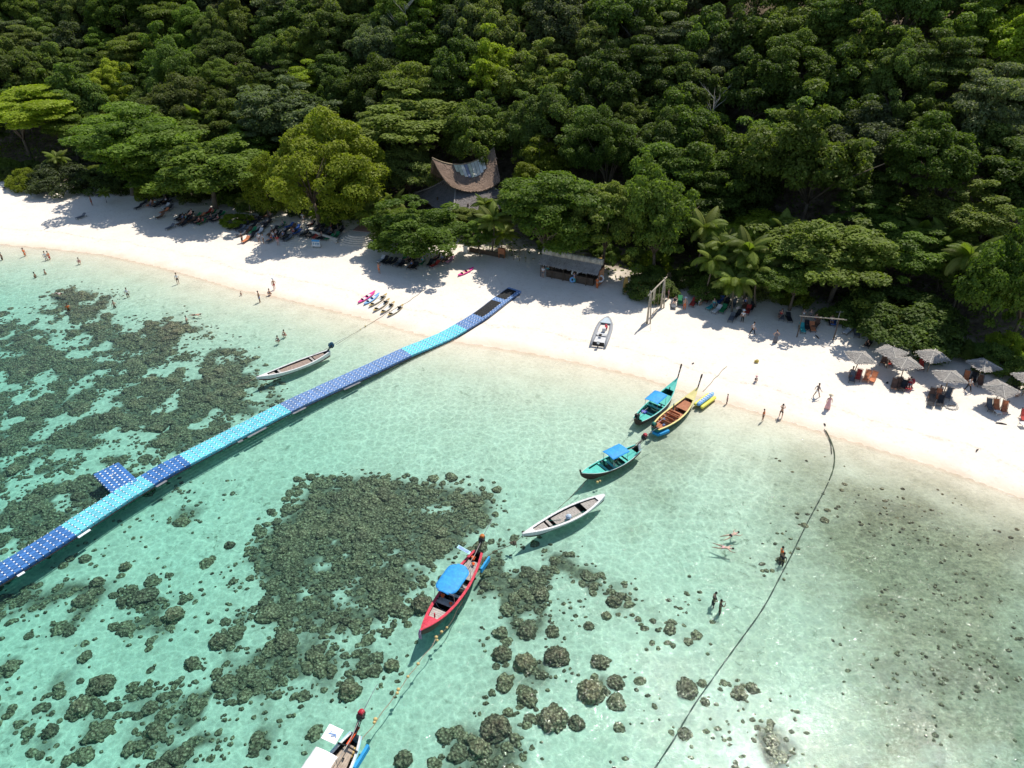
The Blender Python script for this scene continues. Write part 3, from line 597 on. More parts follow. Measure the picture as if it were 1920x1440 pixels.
# ---- the forest on the hill: every tree on its own
def zone(px, py):
    xs = [(170, 'at the far left'), (370, 'left of the palms'), (560, 'over the left beds'), (720, 'over the big dome'), (900, 'over the thatched hall'), (1040, 'right of the hall'), (1190, 'over the beach bar'), (1340, 'over the swing frame'), (1480, 'over the palm clump'), (1640, 'over the right beds'), (1800, 'over the parasols'), (9999, 'at the far right')]
    zx = next(t for a, t in xs if px < a)
    ys = [(40, 'top of the picture'), (110, 'high slope'), (190, 'upper slope'), (270, 'middle slope'), (350, 'lower slope'), (9999, 'foot of the forest')]
    return next(t for a, t in ys if py < a) + ' ' + zx
LOOK = {('shrub', 0): 'dark leafy', ('shrub', 1): 'mid green leafy', ('shrub', 2): 'grey green leafy', ('shrub', 3): 'yellow green leafy', ('tier', 0): 'dark layered', ('tier', 1): 'mid green layered', ('round', 0): 'dark round headed', ('round', 1): 'mid green round headed', ('loose', 0): 'dark ragged', ('loose', 1): 'olive ragged', ('loose', 2): 'grey green ragged', ('round', 2): 'grey green round headed', ('tier', 2): 'grey green layered', ('fine', 1): 'fine leaved green', ('fine', 0): 'dark fine leaved', ('fine', 2): 'grey fine leaved', ('tier', 3): 'yellow green layered', ('round', 3): 'yellow green round headed', ('loose', 3): 'yellow green ragged', ('fine', 3): 'yellow green fine leaved'}
KEEP = [ground(870, 412)]                     # the hall keeps its clearing
cand = rng.uniform((-150, 60), (150, 260), (26000, 2)); placed = []
grid_ = {}
nfor = 0
for x, y in cand:
    e = float(veg_d(x, y))
    if e < 3.5 or e > 150: continue
    z = hz(x, y)
    px, py, d = proj((x, y, z + 6))
    if not (-60 < px < 1980 and -60 < py < 1440): continue
    if e < 9 and 640 < px < 1170: continue
    low_ = e < 11
    dens = 3.6 if low_ else 4.7 if e < 24 else 5.9
    if any((x - a) ** 2 + (y - b_) ** 2 < (dens if e < 60 else dens + .8) ** 2 for a, b_ in placed): continue
    if any((x - t[0]) ** 2 + (y - t[1]) ** 2 < ((t[3] * .62 + 2.2) if not low_ else 2.0) ** 2 for t in TREES[:40]): continue
    if any(abs(x - q.x) < 11.5 and -10 < y - q.y < 9.5 for q in KEEP): continue
    placed.append((x, y))
print('forest trees', len(placed))
seen = {}
for x, y in sorted(placed, key=lambda p: p[1]):
    e = float(veg_d(x, y)); z = hz(x, y)
    kd = rnd.choices(['tier', 'round', 'loose', 'fine'], [.13, .34, .41, .12])[0] if e > 11 else 'shrub'; ci = rnd.choices([0, 1, 2, 3], [.42, .34, .16, .08])[0]
    Rx = rnd.uniform(4.8, 8.0) if e > 20 else rnd.uniform(3.2, 5.2); hc = rnd.uniform(5.5, 9.0) if e > 20 else rnd.uniform(3.6, 6)
    if kd == 'shrub': Rx = rnd.uniform(1.8, 3.0); hc = Rx * .3
    px, py, _ = proj((x, y, z + hc)); lb = LOOK[(kd, ci)] + (' shrub, ' if kd == 'shrub' else ' tree, ') + zone(px, py)
    seen.setdefault(lb, []).append((x, y, z, kd, ci, Rx, hc, px, py))
SZ = ['largest', 'second largest', 'third largest', 'smallest']; OR_ = ['fourth', 'fifth', 'sixth', 'seventh', 'eighth', 'ninth', 'tenth', 'eleventh', 'twelfth', 'thirteenth'] * 3
for lb, l in seen.items():
    l.sort(key=lambda q: -q[5])
    for k, (x, y, z, kd, ci, Rx, hc, px, py) in enumerate(l):
        t = lb
        if len(l) == 2: t = ('larger of two ', 'smaller of two ')[k] + lb.replace(' tree,', ' trees,').replace(' shrub,', ' shrubs,')
        elif len(l) > 2: t = (SZ[k] if k < 3 else SZ[3] if k == len(l) - 1 else OR_[k - 3] + ' largest') + ' ' + lb
        tree((x, y, z), hc, Rx, Rx * rnd.uniform(.9, 1.35), kd, (L_DARK, L_MID, L_GREY, L_LITE)[ci], t, 'shrubs at the forest edge' if kd == 'shrub' else 'forest trees on the hill', 'shrub' if kd == 'shrub' else 'tree', cat='shrub' if kd == 'shrub' else 'tree')
# bare grey tree high on the slope
def bare(px, py, h, label):
    b = ground(px, py); o = empty('bare_tree', (b.x, b.y, b.z + 3), 0, label, 'tree'); g = random.Random(int(px)); tb = MB(); tb.tube([(0, 0, -3.5), (.2, 0, h * .4), (.1, 0, h)], [.22, .14, .04], 5); tb.build('trunk', M('dead grey wood', rgb(.36, .33, .29), .9), o)
    for k in range(14):
        z = h * g.uniform(.35, .95); a = g.uniform(0, 6.28); l = h * .35 * g.uniform(.5, 1); d = Vector((math.cos(a), math.sin(a), .9)) * l; lb = MB(); lb.tube([(.1, 0, z), Vector((.1, 0, z)) + d * .5 + Vector((0, 0, .1)), Vector((.1, 0, z)) + d], [.07, .045, .02], 4)
        for j in range(3):
            e = Vector((.1, 0, z)) + d * (.4 + .25 * j); a2 = a + g.uniform(-1, 1); lb.tube([e, e + Vector((math.cos(a2), math.sin(a2), 1.1)) * l * .35], [.03, .012], 3)
        lb.build('branch', M('dead grey wood', rgb(.36, .33, .29), .9), o)
bare(768, 150, 11, 'leafless grey tree high on the slope left of centre')
bare(1185, 150, 9, 'thin bare grey tree on the upper slope right of centre')
bare(1320, 320, 9, 'bare twiggy grey tree in the middle slope right of centre')

# undergrowth: leaf litter scrub under the trees
k = 260000; x = rng.uniform(-150, 140, k); y = rng.uniform(60, 235, k); e = veg_d(x, y); kp = (e > 4) & (rng.random(k) < np.clip((e - 2) / 14, 0, 1)); x, y, e = x[kp], y[kp], e[kp]
cl = ~((np.abs(x - KEEP[0].x) < 9) & (y > KEEP[0].y - 9) & (y < KEEP[0].y + 12)); x, y, e = x[cl], y[cl], e[cl]
z = height(x, y) + (1 - rng.random(len(x)) ** 2 * .6) * (.3 + 5.5 * vnoise(x, y, 5, 55) * (.5 + .9 * vnoise(x, y, 1.7, 56))) * np.clip((e - 6) / 22, .05, 1); n = len(x)
P = np.stack([x, y, z], 1); N_ = np.array([0, 0, 1.]) + rng.normal(size=(n, 3)) * .5; N_ /= np.linalg.norm(N_, axis=1)[:, None]
Tn = np.cross(N_, rng.normal(size=(n, 3))); Tn /= np.linalg.norm(Tn, axis=1)[:, None]; B = np.cross(N_, Tn); ln = rng.uniform(.16, .36, n)[:, None]
V = np.stack([P - Tn * ln, P - B * ln * .55, P + Tn * ln, P + B * ln * .55], 1).reshape(-1, 3)
me = npmesh('undergrowth', V, np.arange(4 * n).reshape(n, 4), False, {'tone': np.repeat(rng.random(n), 4)})
tag(link('undergrowth', me, L_MID), 'dark leafy undergrowth on the forest floor', None, None, 'stuff')
# ------------------------------------------------------------ floating walkway of plastic cubes
BLUE = M('deep blue float plastic', lin((66, 116, 176)), .5, .25, 3, per=.35); CYAN = M('cyan float plastic', lin((112, 200, 214)), .5, .22, 3, per=.3)
SLATE = M('glare paled blue plastic', lin((112, 142, 186)), .5, .25, 3, per=.35); PINW = M('pale plastic pins', lin((228, 234, 243)), .5, .1)  # sun glare on the far walkway segments painted in as a paler blue
BLACKM = M('black rubber', rgb(.018, .018, .018), .6, .4, 2); GREYB = M('grey plastic board', rgb(.20, .20, .21), .6, .3); WHITEB = M('white plastic board', rgb(.75, .75, .74), .5, .1)
WALK = [(-40, 1096), (0, 1072), (70, 1030), (140, 985), (225, 930), (305, 882), (345, 861), (440, 812), (530, 766), (600, 733), (700, 688), (760, 660), (830, 631), (880, 603), (905, 587), (940, 560), (968, 540)]
def fpt(px, py):
    p = at(px, py, .42)
    if shore_d(p.x, p.y) > 0:
        for _ in range(6): p = at(px, py, max(.42, hz(p.x, p.y) + .3))
    return p
wp = [fpt(*p) for p in WALK]
def resample(pts, step):
    # Catmull-Rom, equal arc steps
    P = [pts[0]] + list(pts) + [pts[-1]]; o = []
    for i in range(1, len(P) - 2):
        for k in range(40):
            t = k / 40; a, b_, c_, d_ = P[i - 1], P[i], P[i + 1], P[i + 2]
            o.append(.5 * ((2 * b_) + (-a + c_) * t + (2 * a - 5 * b_ + 4 * c_ - d_) * t * t + (-a + 3 * b_ - 3 * c_ + d_) * t ** 3))
    o.append(pts[-1]); out = [o[0]]; acc = 0
    for p, q in zip(o, o[1:]):
        l = (q - p).length
        while acc + l >= step:
            p = p.lerp(q, (step - acc) / l); l = (q - p).length; acc = 0; out.append(p)
        acc += l
    return out
CW, CL, NC = .45, .56, 5
path = resample(wp, CL)
def cube_mesh():
    b = MB(); a, h, c = .47, .5, .13
    ring = [(-a + c, -a), (a - c, -a), (a, -a + c), (a, a - c), (a - c, a), (-a + c, a), (-a, a - c), (-a, -a + c)]
    v = [(x, y, -.5) for x, y in ring] + [(x, y, -.04) for x, y in ring] + [(x * .86, y * .86, 0) for x, y in ring]
    b.add(v, [(i, (i + 1) % 8, 8 + (i + 1) % 8, 8 + i) for i in range(8)] + [(8 + i, 8 + (i + 1) % 8, 16 + (i + 1) % 8, 16 + i) for i in range(8)] + [tuple(16 + i for i in range(8))])
    return b.mesh('float_cube')
CUBE = cube_mesh(); CUBE.materials.append(BLUE)
walk = empty('floating_walkway', path[0], 0, 'long floating walkway of blue and cyan plastic cubes running from the sea up the beach', 'walkway')
def seg_mat(px):
    for lim, m in ((123, BLUE), (268, CYAN), (336, BLUE), (533, CYAN), (755, SLATE), (862, CYAN), (9999, SLATE)):
        if px < lim: return m
rest = {}; pins = MB(); cnt = 0
for i, p in enumerate(path[:-1]):
    q = path[i + 1]; t = (q - p).normalized(); an = math.atan2(t.y, t.x); nrm = Vector((-math.sin(an), math.cos(an), 0))
    ppx = proj(p)[0]; m = seg_mat(ppx); pitch = -math.asin(max(-1, min(1, t.z)))
    wob = .012 * math.sin(i * .9) + .01 * math.sin(i * 2.3)
    for j in range(NC):
        c = p.lerp(q, .5) + nrm * (j - (NC - 1) / 2) * CW + Vector((0, 0, wob + rnd.uniform(-.008, .008)))
        if cnt < 300 and ppx > -8:
            o = link('float_cube', CUBE, m, walk, c - path[0], (0, pitch, an), (CL, CW, .9)); cnt += 1
        else:
            rest.setdefault(m.name, (m, MB()))[1]
            b = rest[m.name][1]; b.M = Matrix.Translation(c - path[0]) @ Euler((0, pitch, an)).to_matrix().to_4x4() @ Matrix.Diagonal((CL, CW, .9, 1)); b.add([v.co for v in CUBE.vertices], [tuple(f.vertices) for f in CUBE.polygons]); b.M = None
    for j in range(NC + 1):
        c = p + nrm * (j - NC / 2) * CW + Vector((0, 0, wob)) - path[0]; big = 0 < j < NC
        r = .08 if (big and i % 1 == 0) else .05
        pins.lathe([(r, -.03), (r, .012), (r * .6, .02)], 6, c)
for nm, (m, b) in rest.items(): o = b.build('float_cubes', m, walk); o['kind'] = 'stuff'
o = pins.build('pin_cap', PINW, walk); o['kind'] = 'stuff'
# rub rail tube and boards along the near side
rail = MB(); off = []
for i, p in enumerate(path[:-1]):
    q = path[i + 1]; t = (q - p).normalized(); nrm = Vector((t.y, -t.x, 0)); off.append(p + nrm * (NC / 2 * CW + .1) + Vector((0, 0, -.30)) - path[0])
rail.tube(off, .06, 5); rail.build('rub_rail', BLACKM, walk)
for a, b_, m in ((20, 58, WHITEB), (138, 168, WHITEB), (168, 176, GREYB), (285, 312, GREYB), (436, 462, GREYB), (462, 500, GREYB), (540, 575, GREYB), (640, 680, GREYB)):
    ids = [k for k in range(len(off)) if a <= proj(off[k] + path[0])[0] <= b_]
    if len(ids) > 1:
        p, q = off[ids[0]], off[ids[-1]]; an = math.atan2((q - p).y, (q - p).x); mb = MB(); mb.box((p + q) / 2 + Vector((math.sin(an) * .16, -math.cos(an) * .16, .06)), ((q - p).length, .26, .05), an); mb.build('side_board', m, walk)
# black mats at the shore end
ids = [k for k in range(len(path) - 1) if 893 < proj(path[k])[0] < 975]; cut = [k for k in ids if proj(path[k])[0] < 936]
for seg in (cut, [k for k in ids if k not in cut][1:]):
    for st in range(4):
        v = MB(); pts = [path[k] for k in seg]; lo_, hi_ = -1.45 * CW + st * 3.6 * CW / 4 + .02, -1.45 * CW + (st + 1) * 3.6 * CW / 4 - .02
        def fn(u, w_, pts=pts, lo_=lo_, hi_=hi_):
            k = min(int(u * (len(pts) - 1)), len(pts) - 2); t = (pts[k + 1] - pts[k]).normalized(); return pts[k].lerp(pts[k + 1], u * (len(pts) - 1) - k) + Vector((-t.y, t.x, 0)) * (lo_ + (hi_ - lo_) * w_) + Vector((0, 0, .07)) - path[0]
        v.slab(fn, len(pts) - 1, 1, .03); v.build('rubber_mat', BLACKM, walk)
# side platform
cr = [at(174, 889, .42), at(222, 866, .42), at(268, 891, .42), at(223, 921, .42)]
plat = empty('floating_platform', cr[0], 0, 'square blue cube float tied to the left side of the walkway', 'float')
e1, e2 = cr[1] - cr[0], cr[3] - cr[0]; n1_, n2_ = max(2, round(e1.length / .5)), max(2, round(e2.length / .5)); an = math.atan2(e1.y, e1.x)
e2 = Vector((-e1.y, e1.x, 0)).normalized() * (-e2.length if e2.dot(Vector((-e1.y, e1.x, 0))) < 0 else e2.length)
pp = MB()
for i in range(n1_):
    for j in range(n2_):
        if i == n1_ - 1 and j == n2_ - 1 and False: continue
        c = e1 * ((i + .5) / n1_) + e2 * ((j + .5) / n2_); link('float_cube', CUBE, BLUE, plat, c, (0, 0, an), (e1.length / n1_, e2.length / n2_, .9))
        if i and j: pp.lathe([(.1, -.03), (.1, .012), (.06, .02)], 6, e1 * (i / n1_) + e2 * (j / n2_))
        elif i or j: pp.lathe([(.06, -.03), (.06, .012), (.04, .02)], 6, e1 * (i / n1_) + e2 * (j / n2_))
o = pp.build('pin_cap', PINW, plat); o['kind'] = 'stuff'
ef = (e1 / n1_, e2 / n2_); mk = MB()
gl_ = [((1.0, .45), (1.0, .75)), ((1.0, .6), (1.35, .6)), ((1.35, .6), (1.35, .35)), ((.8, .75), (1.0, .75))]
for a_, b_ in gl_:
    p0 = ef[0] * (a_[0] + 1.2) + ef[1] * (a_[1] * 1.6 + 2.2); p1 = ef[0] * (b_[0] + 1.2) + ef[1] * (b_[1] * 1.6 + 2.2); mk.tube([p0 + Vector((0, 0, .012)), p1 + Vector((0, 0, .012))], .035, 4)
mk.build('painted_mark', WHITEB, plat)

# ------------------------------------------------------------ boats
WOOD = M('weathered deck boards', rgb(.36, .27, .22), .8, .35, 4, .3); GREYW = M('grey weathered boards', rgb(.42, .38, .34), .85, .35, 5, .3)
DARKW = M('dark oiled timber', rgb(.055, .035, .025), .6, .5, 4, .2); REDP = M('faded red boat paint', rgb(.60, .05, .08), .5, .4, 5); WHITEP = M('chalky white boat paint', rgb(.70, .70, .68), .55, .28, 6)
TEALP = M('teal boat paint', rgb(.10, .52, .43), .5, .18, 2); TEALD = M('deep green boat paint', rgb(.02, .17, .13), .55, .3, 2); YELP = M('cream yellow boat paint', rgb(.72, .62, .25), .5, .15, 2); ORW = M('orange brown varnish', rgb(.46, .17, .075), .5, .25, 4)
TARP = M('bright blue canopy sheet', rgb(.04, .32, .72), .6, .25, 5, .3); WTARP = M('white canopy sheet', rgb(.84, .83, .81), .6, .05, 1.5, .2); PALEB = M('pale blue boat paint', rgb(.34, .62, .70), .5, .12, 2)
ENG = M('black engine metal', rgb(.02, .02, .022), .4, .5, 8, .2); ENGR = M('red engine cover', rgb(.42, .02, .04), .4, .2); ENGB = M('blue engine metal', rgb(.02, .09, .16), .4, .4); ENGO = M('orange engine cover', rgb(.50, .16, .03), .5, .4)
STEEL = M('galvanised pipe', rgb(.35, .35, .35), .4, .3, metal=.6); VEST = M('orange life vests', rgb(.78, .13, .03), .7, .3, 8); FLOATB = M('blue fender sheet', rgb(.02, .30, .62), .6, .2)
INT = M('dark bilge', rgb(.03, .028, .026), .8, .4, 3)
class Hull:
    """x from stern (0) to bow (L)"""
    def __init__(s, L, B, bow=1.0, stern=.35, mid=.42, wst=.35, fine=1.0):
        s.L, s.B, s.bow, s.stern, s.mid, s.wst, s.fine = L, B, bow, stern, mid, wst, fine
    def w(s, t):
        f = (1 - max(0, (t - .42) / .58) ** (1.9 * s.fine)) if t > .42 else 1 - (1 - s.wst) * ((.42 - t) / .42) ** 1.9
        return max(.02, s.B / 2 * f)
    def z(s, t): return s.mid + s.bow * max(0, (t - .45) / .55) ** 2.2 + s.stern * max(0, (.45 - t) / .45) ** 2
    def k(s, t): return -.28 + (.28 + s.z(1) * .62) * max(0, (t - .78) / .22) ** 2 + .20 * max(0, (.18 - t) / .18) ** 2
    def pt(s, t, v, inset=0.):           # v -1..1 across, 0 keel
        a = abs(v); w_ = (s.w(t) - inset); return Vector((s.L * t + (.35 * (a - 1) * s.bow * t ** 8 * -0), math.copysign(w_ * (a ** .62), v) if v else 0, s.k(t) + inset + (s.z(t) - s.k(t) - inset) * a ** 2.0))
def board_row(name, m, root, h, t0, t1, z, along, gapw=.015, inset=.07, bw=.17):
    """deck of separate boards between stations t0..t1 at height z(t) below the rim"""
    x0, x1 = t0 * h.L, t1 * h.L
    if along:
        wmax = max(h.w(t0), h.w((t0 + t1) / 2), h.w(t1)) - inset; n = max(2, int(2 * wmax / bw)); bw_ = 2 * wmax / n
        for i in range(n):
            y0, y1 = -wmax + i * bw_ + gapw / 2, -wmax + (i + 1) * bw_ - gapw / 2; b = MB(); K = 5
            def fn(u, v): 
                t = t0 + (t1 - t0) * u; lim = h.w(t) - inset; y = max(-lim, min(lim, y0 + (y1 - y0) * v)); return (t * h.L, y, h.z(t) - z)
            b.slab(fn, K, 1, .03); b.build(name, m, root)
    else:
        n = max(2, int((x1 - x0) / bw)); 
        for i in range(n):
            a, c = x0 + (x1 - x0) * i / n, x0 + (x1 - x0) * (i + 1) / n - gapw; b = MB()
            def fn(u, v):
                x = a + (c - a) * u; t = x / h.L; lim = h.w(t) - inset; return (x, -lim + 2 * lim * v, h.z(t) - z)
            b.slab(fn, 1, 2, .03); b.build(name, m, root)
def boat(name, p_stern, p_bow, B, label, outer, rim, inner, low=None, bow=1.0, stern=.35, wst=.35, fine=1., mid=.42, post=None, cat='boat', rimw=.11, foredeck=.2, fdmat=None, decks=(), thwarts=(), ribs=True, zoff=0.):
    L = (p_bow - p_stern).length; an = math.atan2((p_bow - p_stern).y, (p_bow - p_stern).x); h = Hull(L, B, bow, stern, mid, wst, fine)
    root = empty(name, (p_stern.x, p_stern.y, zoff), an, label, cat)
    b = MB(); NU, NV = 26, 14; b.grid(lambda u, v: h.pt(u, -1 + 2 * v), NU, NV)
    b.build('hull', outer, root, True)
    if low:                                # boot stripe: lower planking stands 6 mm proud
        b = MB()
        for sd in (-1, 1): b.grid(lambda u, v: h.pt(.01 + u * .97, sd * (.04 + v * .58)) + Vector((0, sd * .006, -.006)), 24, 4)
        b.build('lower_planking', low, root, True)
    b = MB(); b.grid(lambda u, v: h.pt(.02 + u * .96, (-1 + 2 * v), .05), NU, NV); b.build('inner_planking', inner, root, True)
    tr = MB(); tr.add([h.pt(0, -1 + k / 6) for k in range(13)], [tuple(range(13))[::-1]]); tr.build('transom', outer, root)
    for sd in (-1, 1):                     # rim
        b = MB(); b.slab(lambda u, v: (h.L * u, sd * max(.0, (h.w(u) + .03 - rimw * v if h.w(u) > rimw else (h.w(u) + .03) * (1 - v))), h.z(u) + .035), 30, 1, .06)
        b.build('gunwale', rim, root)
    if foredeck:
        b = MB(); b.slab(lambda u, v: ((1 - foredeck + foredeck * u) * L, (-1 + 2 * v) * (h.w(1 - foredeck + foredeck * u) - .01), h.z(1 - foredeck + foredeck * u) + .05 + .05 * (1 - abs(2 * v - 1))), 10, 4, .06); b.build('foredeck', fdmat or rim, root)
    if ribs:
        t = .14
        while t < .86:
            b = MB()
            b.tube([h.pt(t, -1 + k / 5, .07) for k in range(11)], .03, 4); b.build('rib', inner if not ribs == 'light' else WHITEP, root); t += .055
    for d in decks: board_row('deck_board', *([d[0]] + [root, h] + list(d[1:])))
    for t, m in thwarts:
        b = MB(); b.box((t * L, 0, h.z(t) - .12), (.26, 2 * h.w(t) - .12, .045)); b.build('thwart', m, root)
    if post:                               # tall prow
        pr = empty('prow_post', (L, 0, h.z(1)), 0); pr.parent = root; hgt, lean, m = post
        b = MB(); b.box((lean * .5, 0, hgt * .5), (.12, .10, hgt + .3), 0, 0, math.atan2(lean, hgt)); b.build('prow_timber', m, pr)
        b = MB(); b.box((lean * .38, 0, hgt * .36), (.16, .14, .12), 0, 0, math.atan2(lean, hgt)); b.build('prow_band', WHITEP, pr)
        b = MB(); b.box((lean * .88, 0, hgt * .88), (.20, .13, hgt * .3), 0, 0, math.atan2(lean, hgt)); b.build('prow_head', m, pr)
    return root, h
def canopy(root, h, t0, t1, wd, hgt, m, rounded=False, off=0, tilt=0):
    c = empty('canopy', (h.L * (t0 + t1) / 2, off, h.mid + hgt), 0); c.parent = root; l = h.L * (t1 - t0) / 2
    b = MB()
    def fn(u, v):
        x = -l + 2 * l * u; q = 1.
        if rounded:
            e = (abs(x) - (l - wd * .75)) / (wd * .75); q = math.sqrt(max(0.0, 1 - e * e)) if e > 0 else 1
            q = max(q, .45)
        y = (-1 + 2 * v) * wd * q; return (x, y, .10 * (1 - ((-1 + 2 * v)) ** 2) + tilt * x + .012 * math.sin(x * 9))
    b.slab(fn, 22, 8, .03); b.build('canopy_sheet', m, c, True)
    for a in (-.9, 0, .9):
        b = MB(); b.tube([(l * a, -wd * .95, -.03 + tilt * l * a), (l * a, -wd * .5, .05 + tilt * l * a), (l * a, wd * .5, .05 + tilt * l * a), (l * a, wd * .95, -.03 + tilt * l * a)], .018, 5); b.build('canopy_bow', STEEL, c)
    for a in (-.85, .85):
        for sd in (-1, 1):
            b = MB(); b.tube([(l * a, sd * wd * .9, -.02), (l * a, sd * min(wd * .95, h.w((t0 + t1) / 2)), -hgt)], .02, 5); b.build('canopy_post', STEEL, c)
def engine(root, h, cover, up=.75, reach=.55, pole=2.2):
    e = empty('long_tail_engine', (.1, 0, h.z(0)), 0); e.parent = root
    b = MB(); b.box((-reach, 0, up), (.55, .36, .3), 0, 0, -.35); b.box((-reach + .05, 0, up - .22), (.42, .3, .2), 0, 0, -.35); b.build('engine_block', ENG, e)
    b = MB(); b.box((-reach - .08, 0, up + .22), (.34, .34, .16), 0, 0, -.35); b.ball((-reach - .1, 0, up + .3), (.2, .19, .1)); b.build('engine_cover', cover, e)
    b = MB(); b.lathe([(.09, -.08), (.12, 0), (.09, .08)], 8, (-reach + .1, .25, up + .05)); b.build('air_filter', ENG, e)
    b = MB(); b.tube([(.05, 0, .0), (-.05, 0, .25), (-reach + .15, .0, up - .2)], [.07, .06, .05], 6); b.tube([(.15, .1, .05), (-reach, .12, up - .15)], .03, 5); b.tube([(.15, -.1, .05), (-reach, -.12, up - .15)], .03, 5); b.build('pivot_frame', ENG, e)
    b = MB(); b.tube([(-reach + .25, .04, up - .1), (.6, .06, .35), (pole, .1, .32)], [.035, .03, .02], 5); b.build('steering_pole', GREYW, e)
    b = MB(); b.tube([(-reach - .25, -.02, up), (-reach - 1.6, -.1, up + .22), (-reach - 2.2, -.14, up + .26)], [.028, .022, .02], 5); b.build('propeller_shaft', STEEL, e)
def vests(root, spots, m=VEST):
    for x, y, z, s_ in spots:
        b = MB(); b.ball((x - s_ * .35, y, z), (s_ * .4, s_ * .6, s_ * .35), 7, 4); b.ball((x + s_ * .35, y + s_ * .2, z + .02), (s_ * .42, s_ * .5, s_ * .3), 7, 4); b.ball((x, y - s_ * .3, z + s_ * .25), (s_ * .5, s_ * .35, s_ * .3), 7, 4); b.build('life_vest', m, root, True)
Z_ = .5
# red boat
r, h = boat('long_tail_boat', at(897, 1036, .75), at(789, 1186, 1.0), 1.95, 'red long tail boat with a blue rounded canopy moored beside the coral reef', DARKW, REDP, INT, None, bow=.75, stern=.35, wst=.42, rimw=.22, foredeck=.18, fine=1.3, mid=.5,
            decks=[(GREYW, .70, .83, .1, False, .015, .2), (GREYW, .10, .30, .12, True, .015, .2), (GREYW, .56, .62, .2, False, .015, .2)], thwarts=[(.62, GREYW), (.5, GREYW), (.38, GREYW)], ribs='light')
canopy(r, h, .28, .62, .95, 1.15, TARP, True, -.12)
engine(r, h, ENGO, .9, .75)
vests(r, [(h.L * .56, -.5, .55, .26), (h.L * .6, .45, .5, .22), (h.L * .47, -.6, .45, .2), (h.L * .08, -.1, .75, .3), (h.L * .14, .2, .72, .22)])
b = MB(); b.box((h.L * .80, .1, h.z(.8) + .2), (.09, .09, .45)); b.build('mooring_bitt', REDP, r)
b = MB(); b.box((.75, -.95, 1.35), (.34, 1.2, .04), 0, -.25); b.build('name_board', PALEB, r)
b = MB(); b.box((.75, -.95, 1.385), (.2, .95, .012), 0, -.25); b.build('painted_lettering', SLATE, r)
b = MB(); b.box((.6, .95, .35), (1.5, .16, .5)); b.build('fender_sheet', FLOATB, r)
b = MB(); [b.tube([(h.L + .02 + .03 * k, (-.05, .05, 0)[k], h.z(1) + .1), (h.L + .12 + .05 * k, (-.12, .1, 0)[k], h.z(1) - .35), (h.L + .14, (-.1, .1, 0)[k], h.z(1) - .75)], .04, 4) for k in range(3)]; b.build('prow_ribbon', M('ribbon cloth', rgb(.5, .2, .4), .8, .6, 20), r)
b = MB(); b.tube([(h.L * .72, -h.w(.72), h.z(.72)), (h.L * .73, -h.w(.72) - .1, .1)], .02, 4); b.build('mooring_line', GREYW, r)
# teal boat in open water
r, h = boat('long_tail_boat', at(1197, 838, .8), at(1090, 889, .95), 1.9, 'teal long tail boat with blue canopy and red engine floating in open water', DARKW, TEALP, TEALD, None, bow=.6, stern=.3, wst=.5, fine=1.3, mid=.5, foredeck=.16, fdmat=TEALP, rimw=.13,
            decks=[(TEALP, .66, .82, .10, False, .015, .2), (TEALP, .08, .26, .1, False, .015, .2)], thwarts=[(.62, TEALP), (.5, TEALP), (.3, TEALP)])
b = MB(); [b.slab(lambda u, v, sd=sd: (h.L * u, sd * (h.w(u) + .045 - .03 * v), h.z(u) + .045), 30, 1, .05) for sd in (-1, 1)]; b.build('rim_strip', WHITEP, r)
canopy(r, h, .27, .56, .78, 1.15, TARP); engine(r, h, ENGR, .95, .8)
b = MB(); b.box((h.L + .1, 0, h.z(1) + .12), (.14, .12, .75), 0, 0, .3); b.build('prow_post', DARKW, r)
b = MB(); b.box((.5, .6, 1.35), (.35, .05, .75), .3, .2); b.build('name_board', M('worn white board', rgb(.55, .55, .58), .6, .5, 6), r)
vests(r, [(h.L * .58, -.6, .6, .15), (h.L * .5, .55, .6, .18), (h.L * .4, -.65, .65, .16)], M('pale rope bundles', rgb(.5, .42, .36), .8, .5, 9))
# beached teal boat
r, h = boat('long_tail_boat', at(1196, 786, .75), at(1270, 712, 1.5), 1.95, 'teal long tail boat with its bow on the sand and a tall dark prow post', DARKW, TEALP, TEALD, None, bow=1.25, stern=.2, wst=.55, fine=1.15, mid=.45, foredeck=.2, fdmat=TEALP, rimw=.13, post=(1.5, .45, DARKW),
            decks=[(TEALP, .55, .74, .18, False, .015, .2), (TEALP, .04, .2, .08, False, .015, .2)], thwarts=[(.50, TEALP), (.42, TEALP), (.25, TEALP)], zoff=.05)
b = MB(); [b.slab(lambda u, v, sd=sd: (h.L * u, sd * (h.w(u) + .045 - .03 * v), h.z(u) + .045), 30, 1, .05) for sd in (-1, 1)]; b.build('rim_strip', WHITEP, r)
canopy(r, h, .30, .56, .80, 1.15, TARP); engine(r, h, ENG, .55, .35)
b = MB(); b.box((h.L * .22, .3, .45), (.5, .5, .3)); b.build('storage_box', M('violet crate', rgb(.12, .14, .5), .5, .1), r)
b = MB(); b.box((h.L * .80, 0, h.z(.8) + .2), (.08, .08, .4)); b.build('mooring_bitt', DARKW, r)
vests(r, [(h.L * .47, -.6, .6, .22), (h.L * .12, .4, .6, .12)], M('grey tarp bundle', rgb(.35, .35, .38), .8, .4, 9))
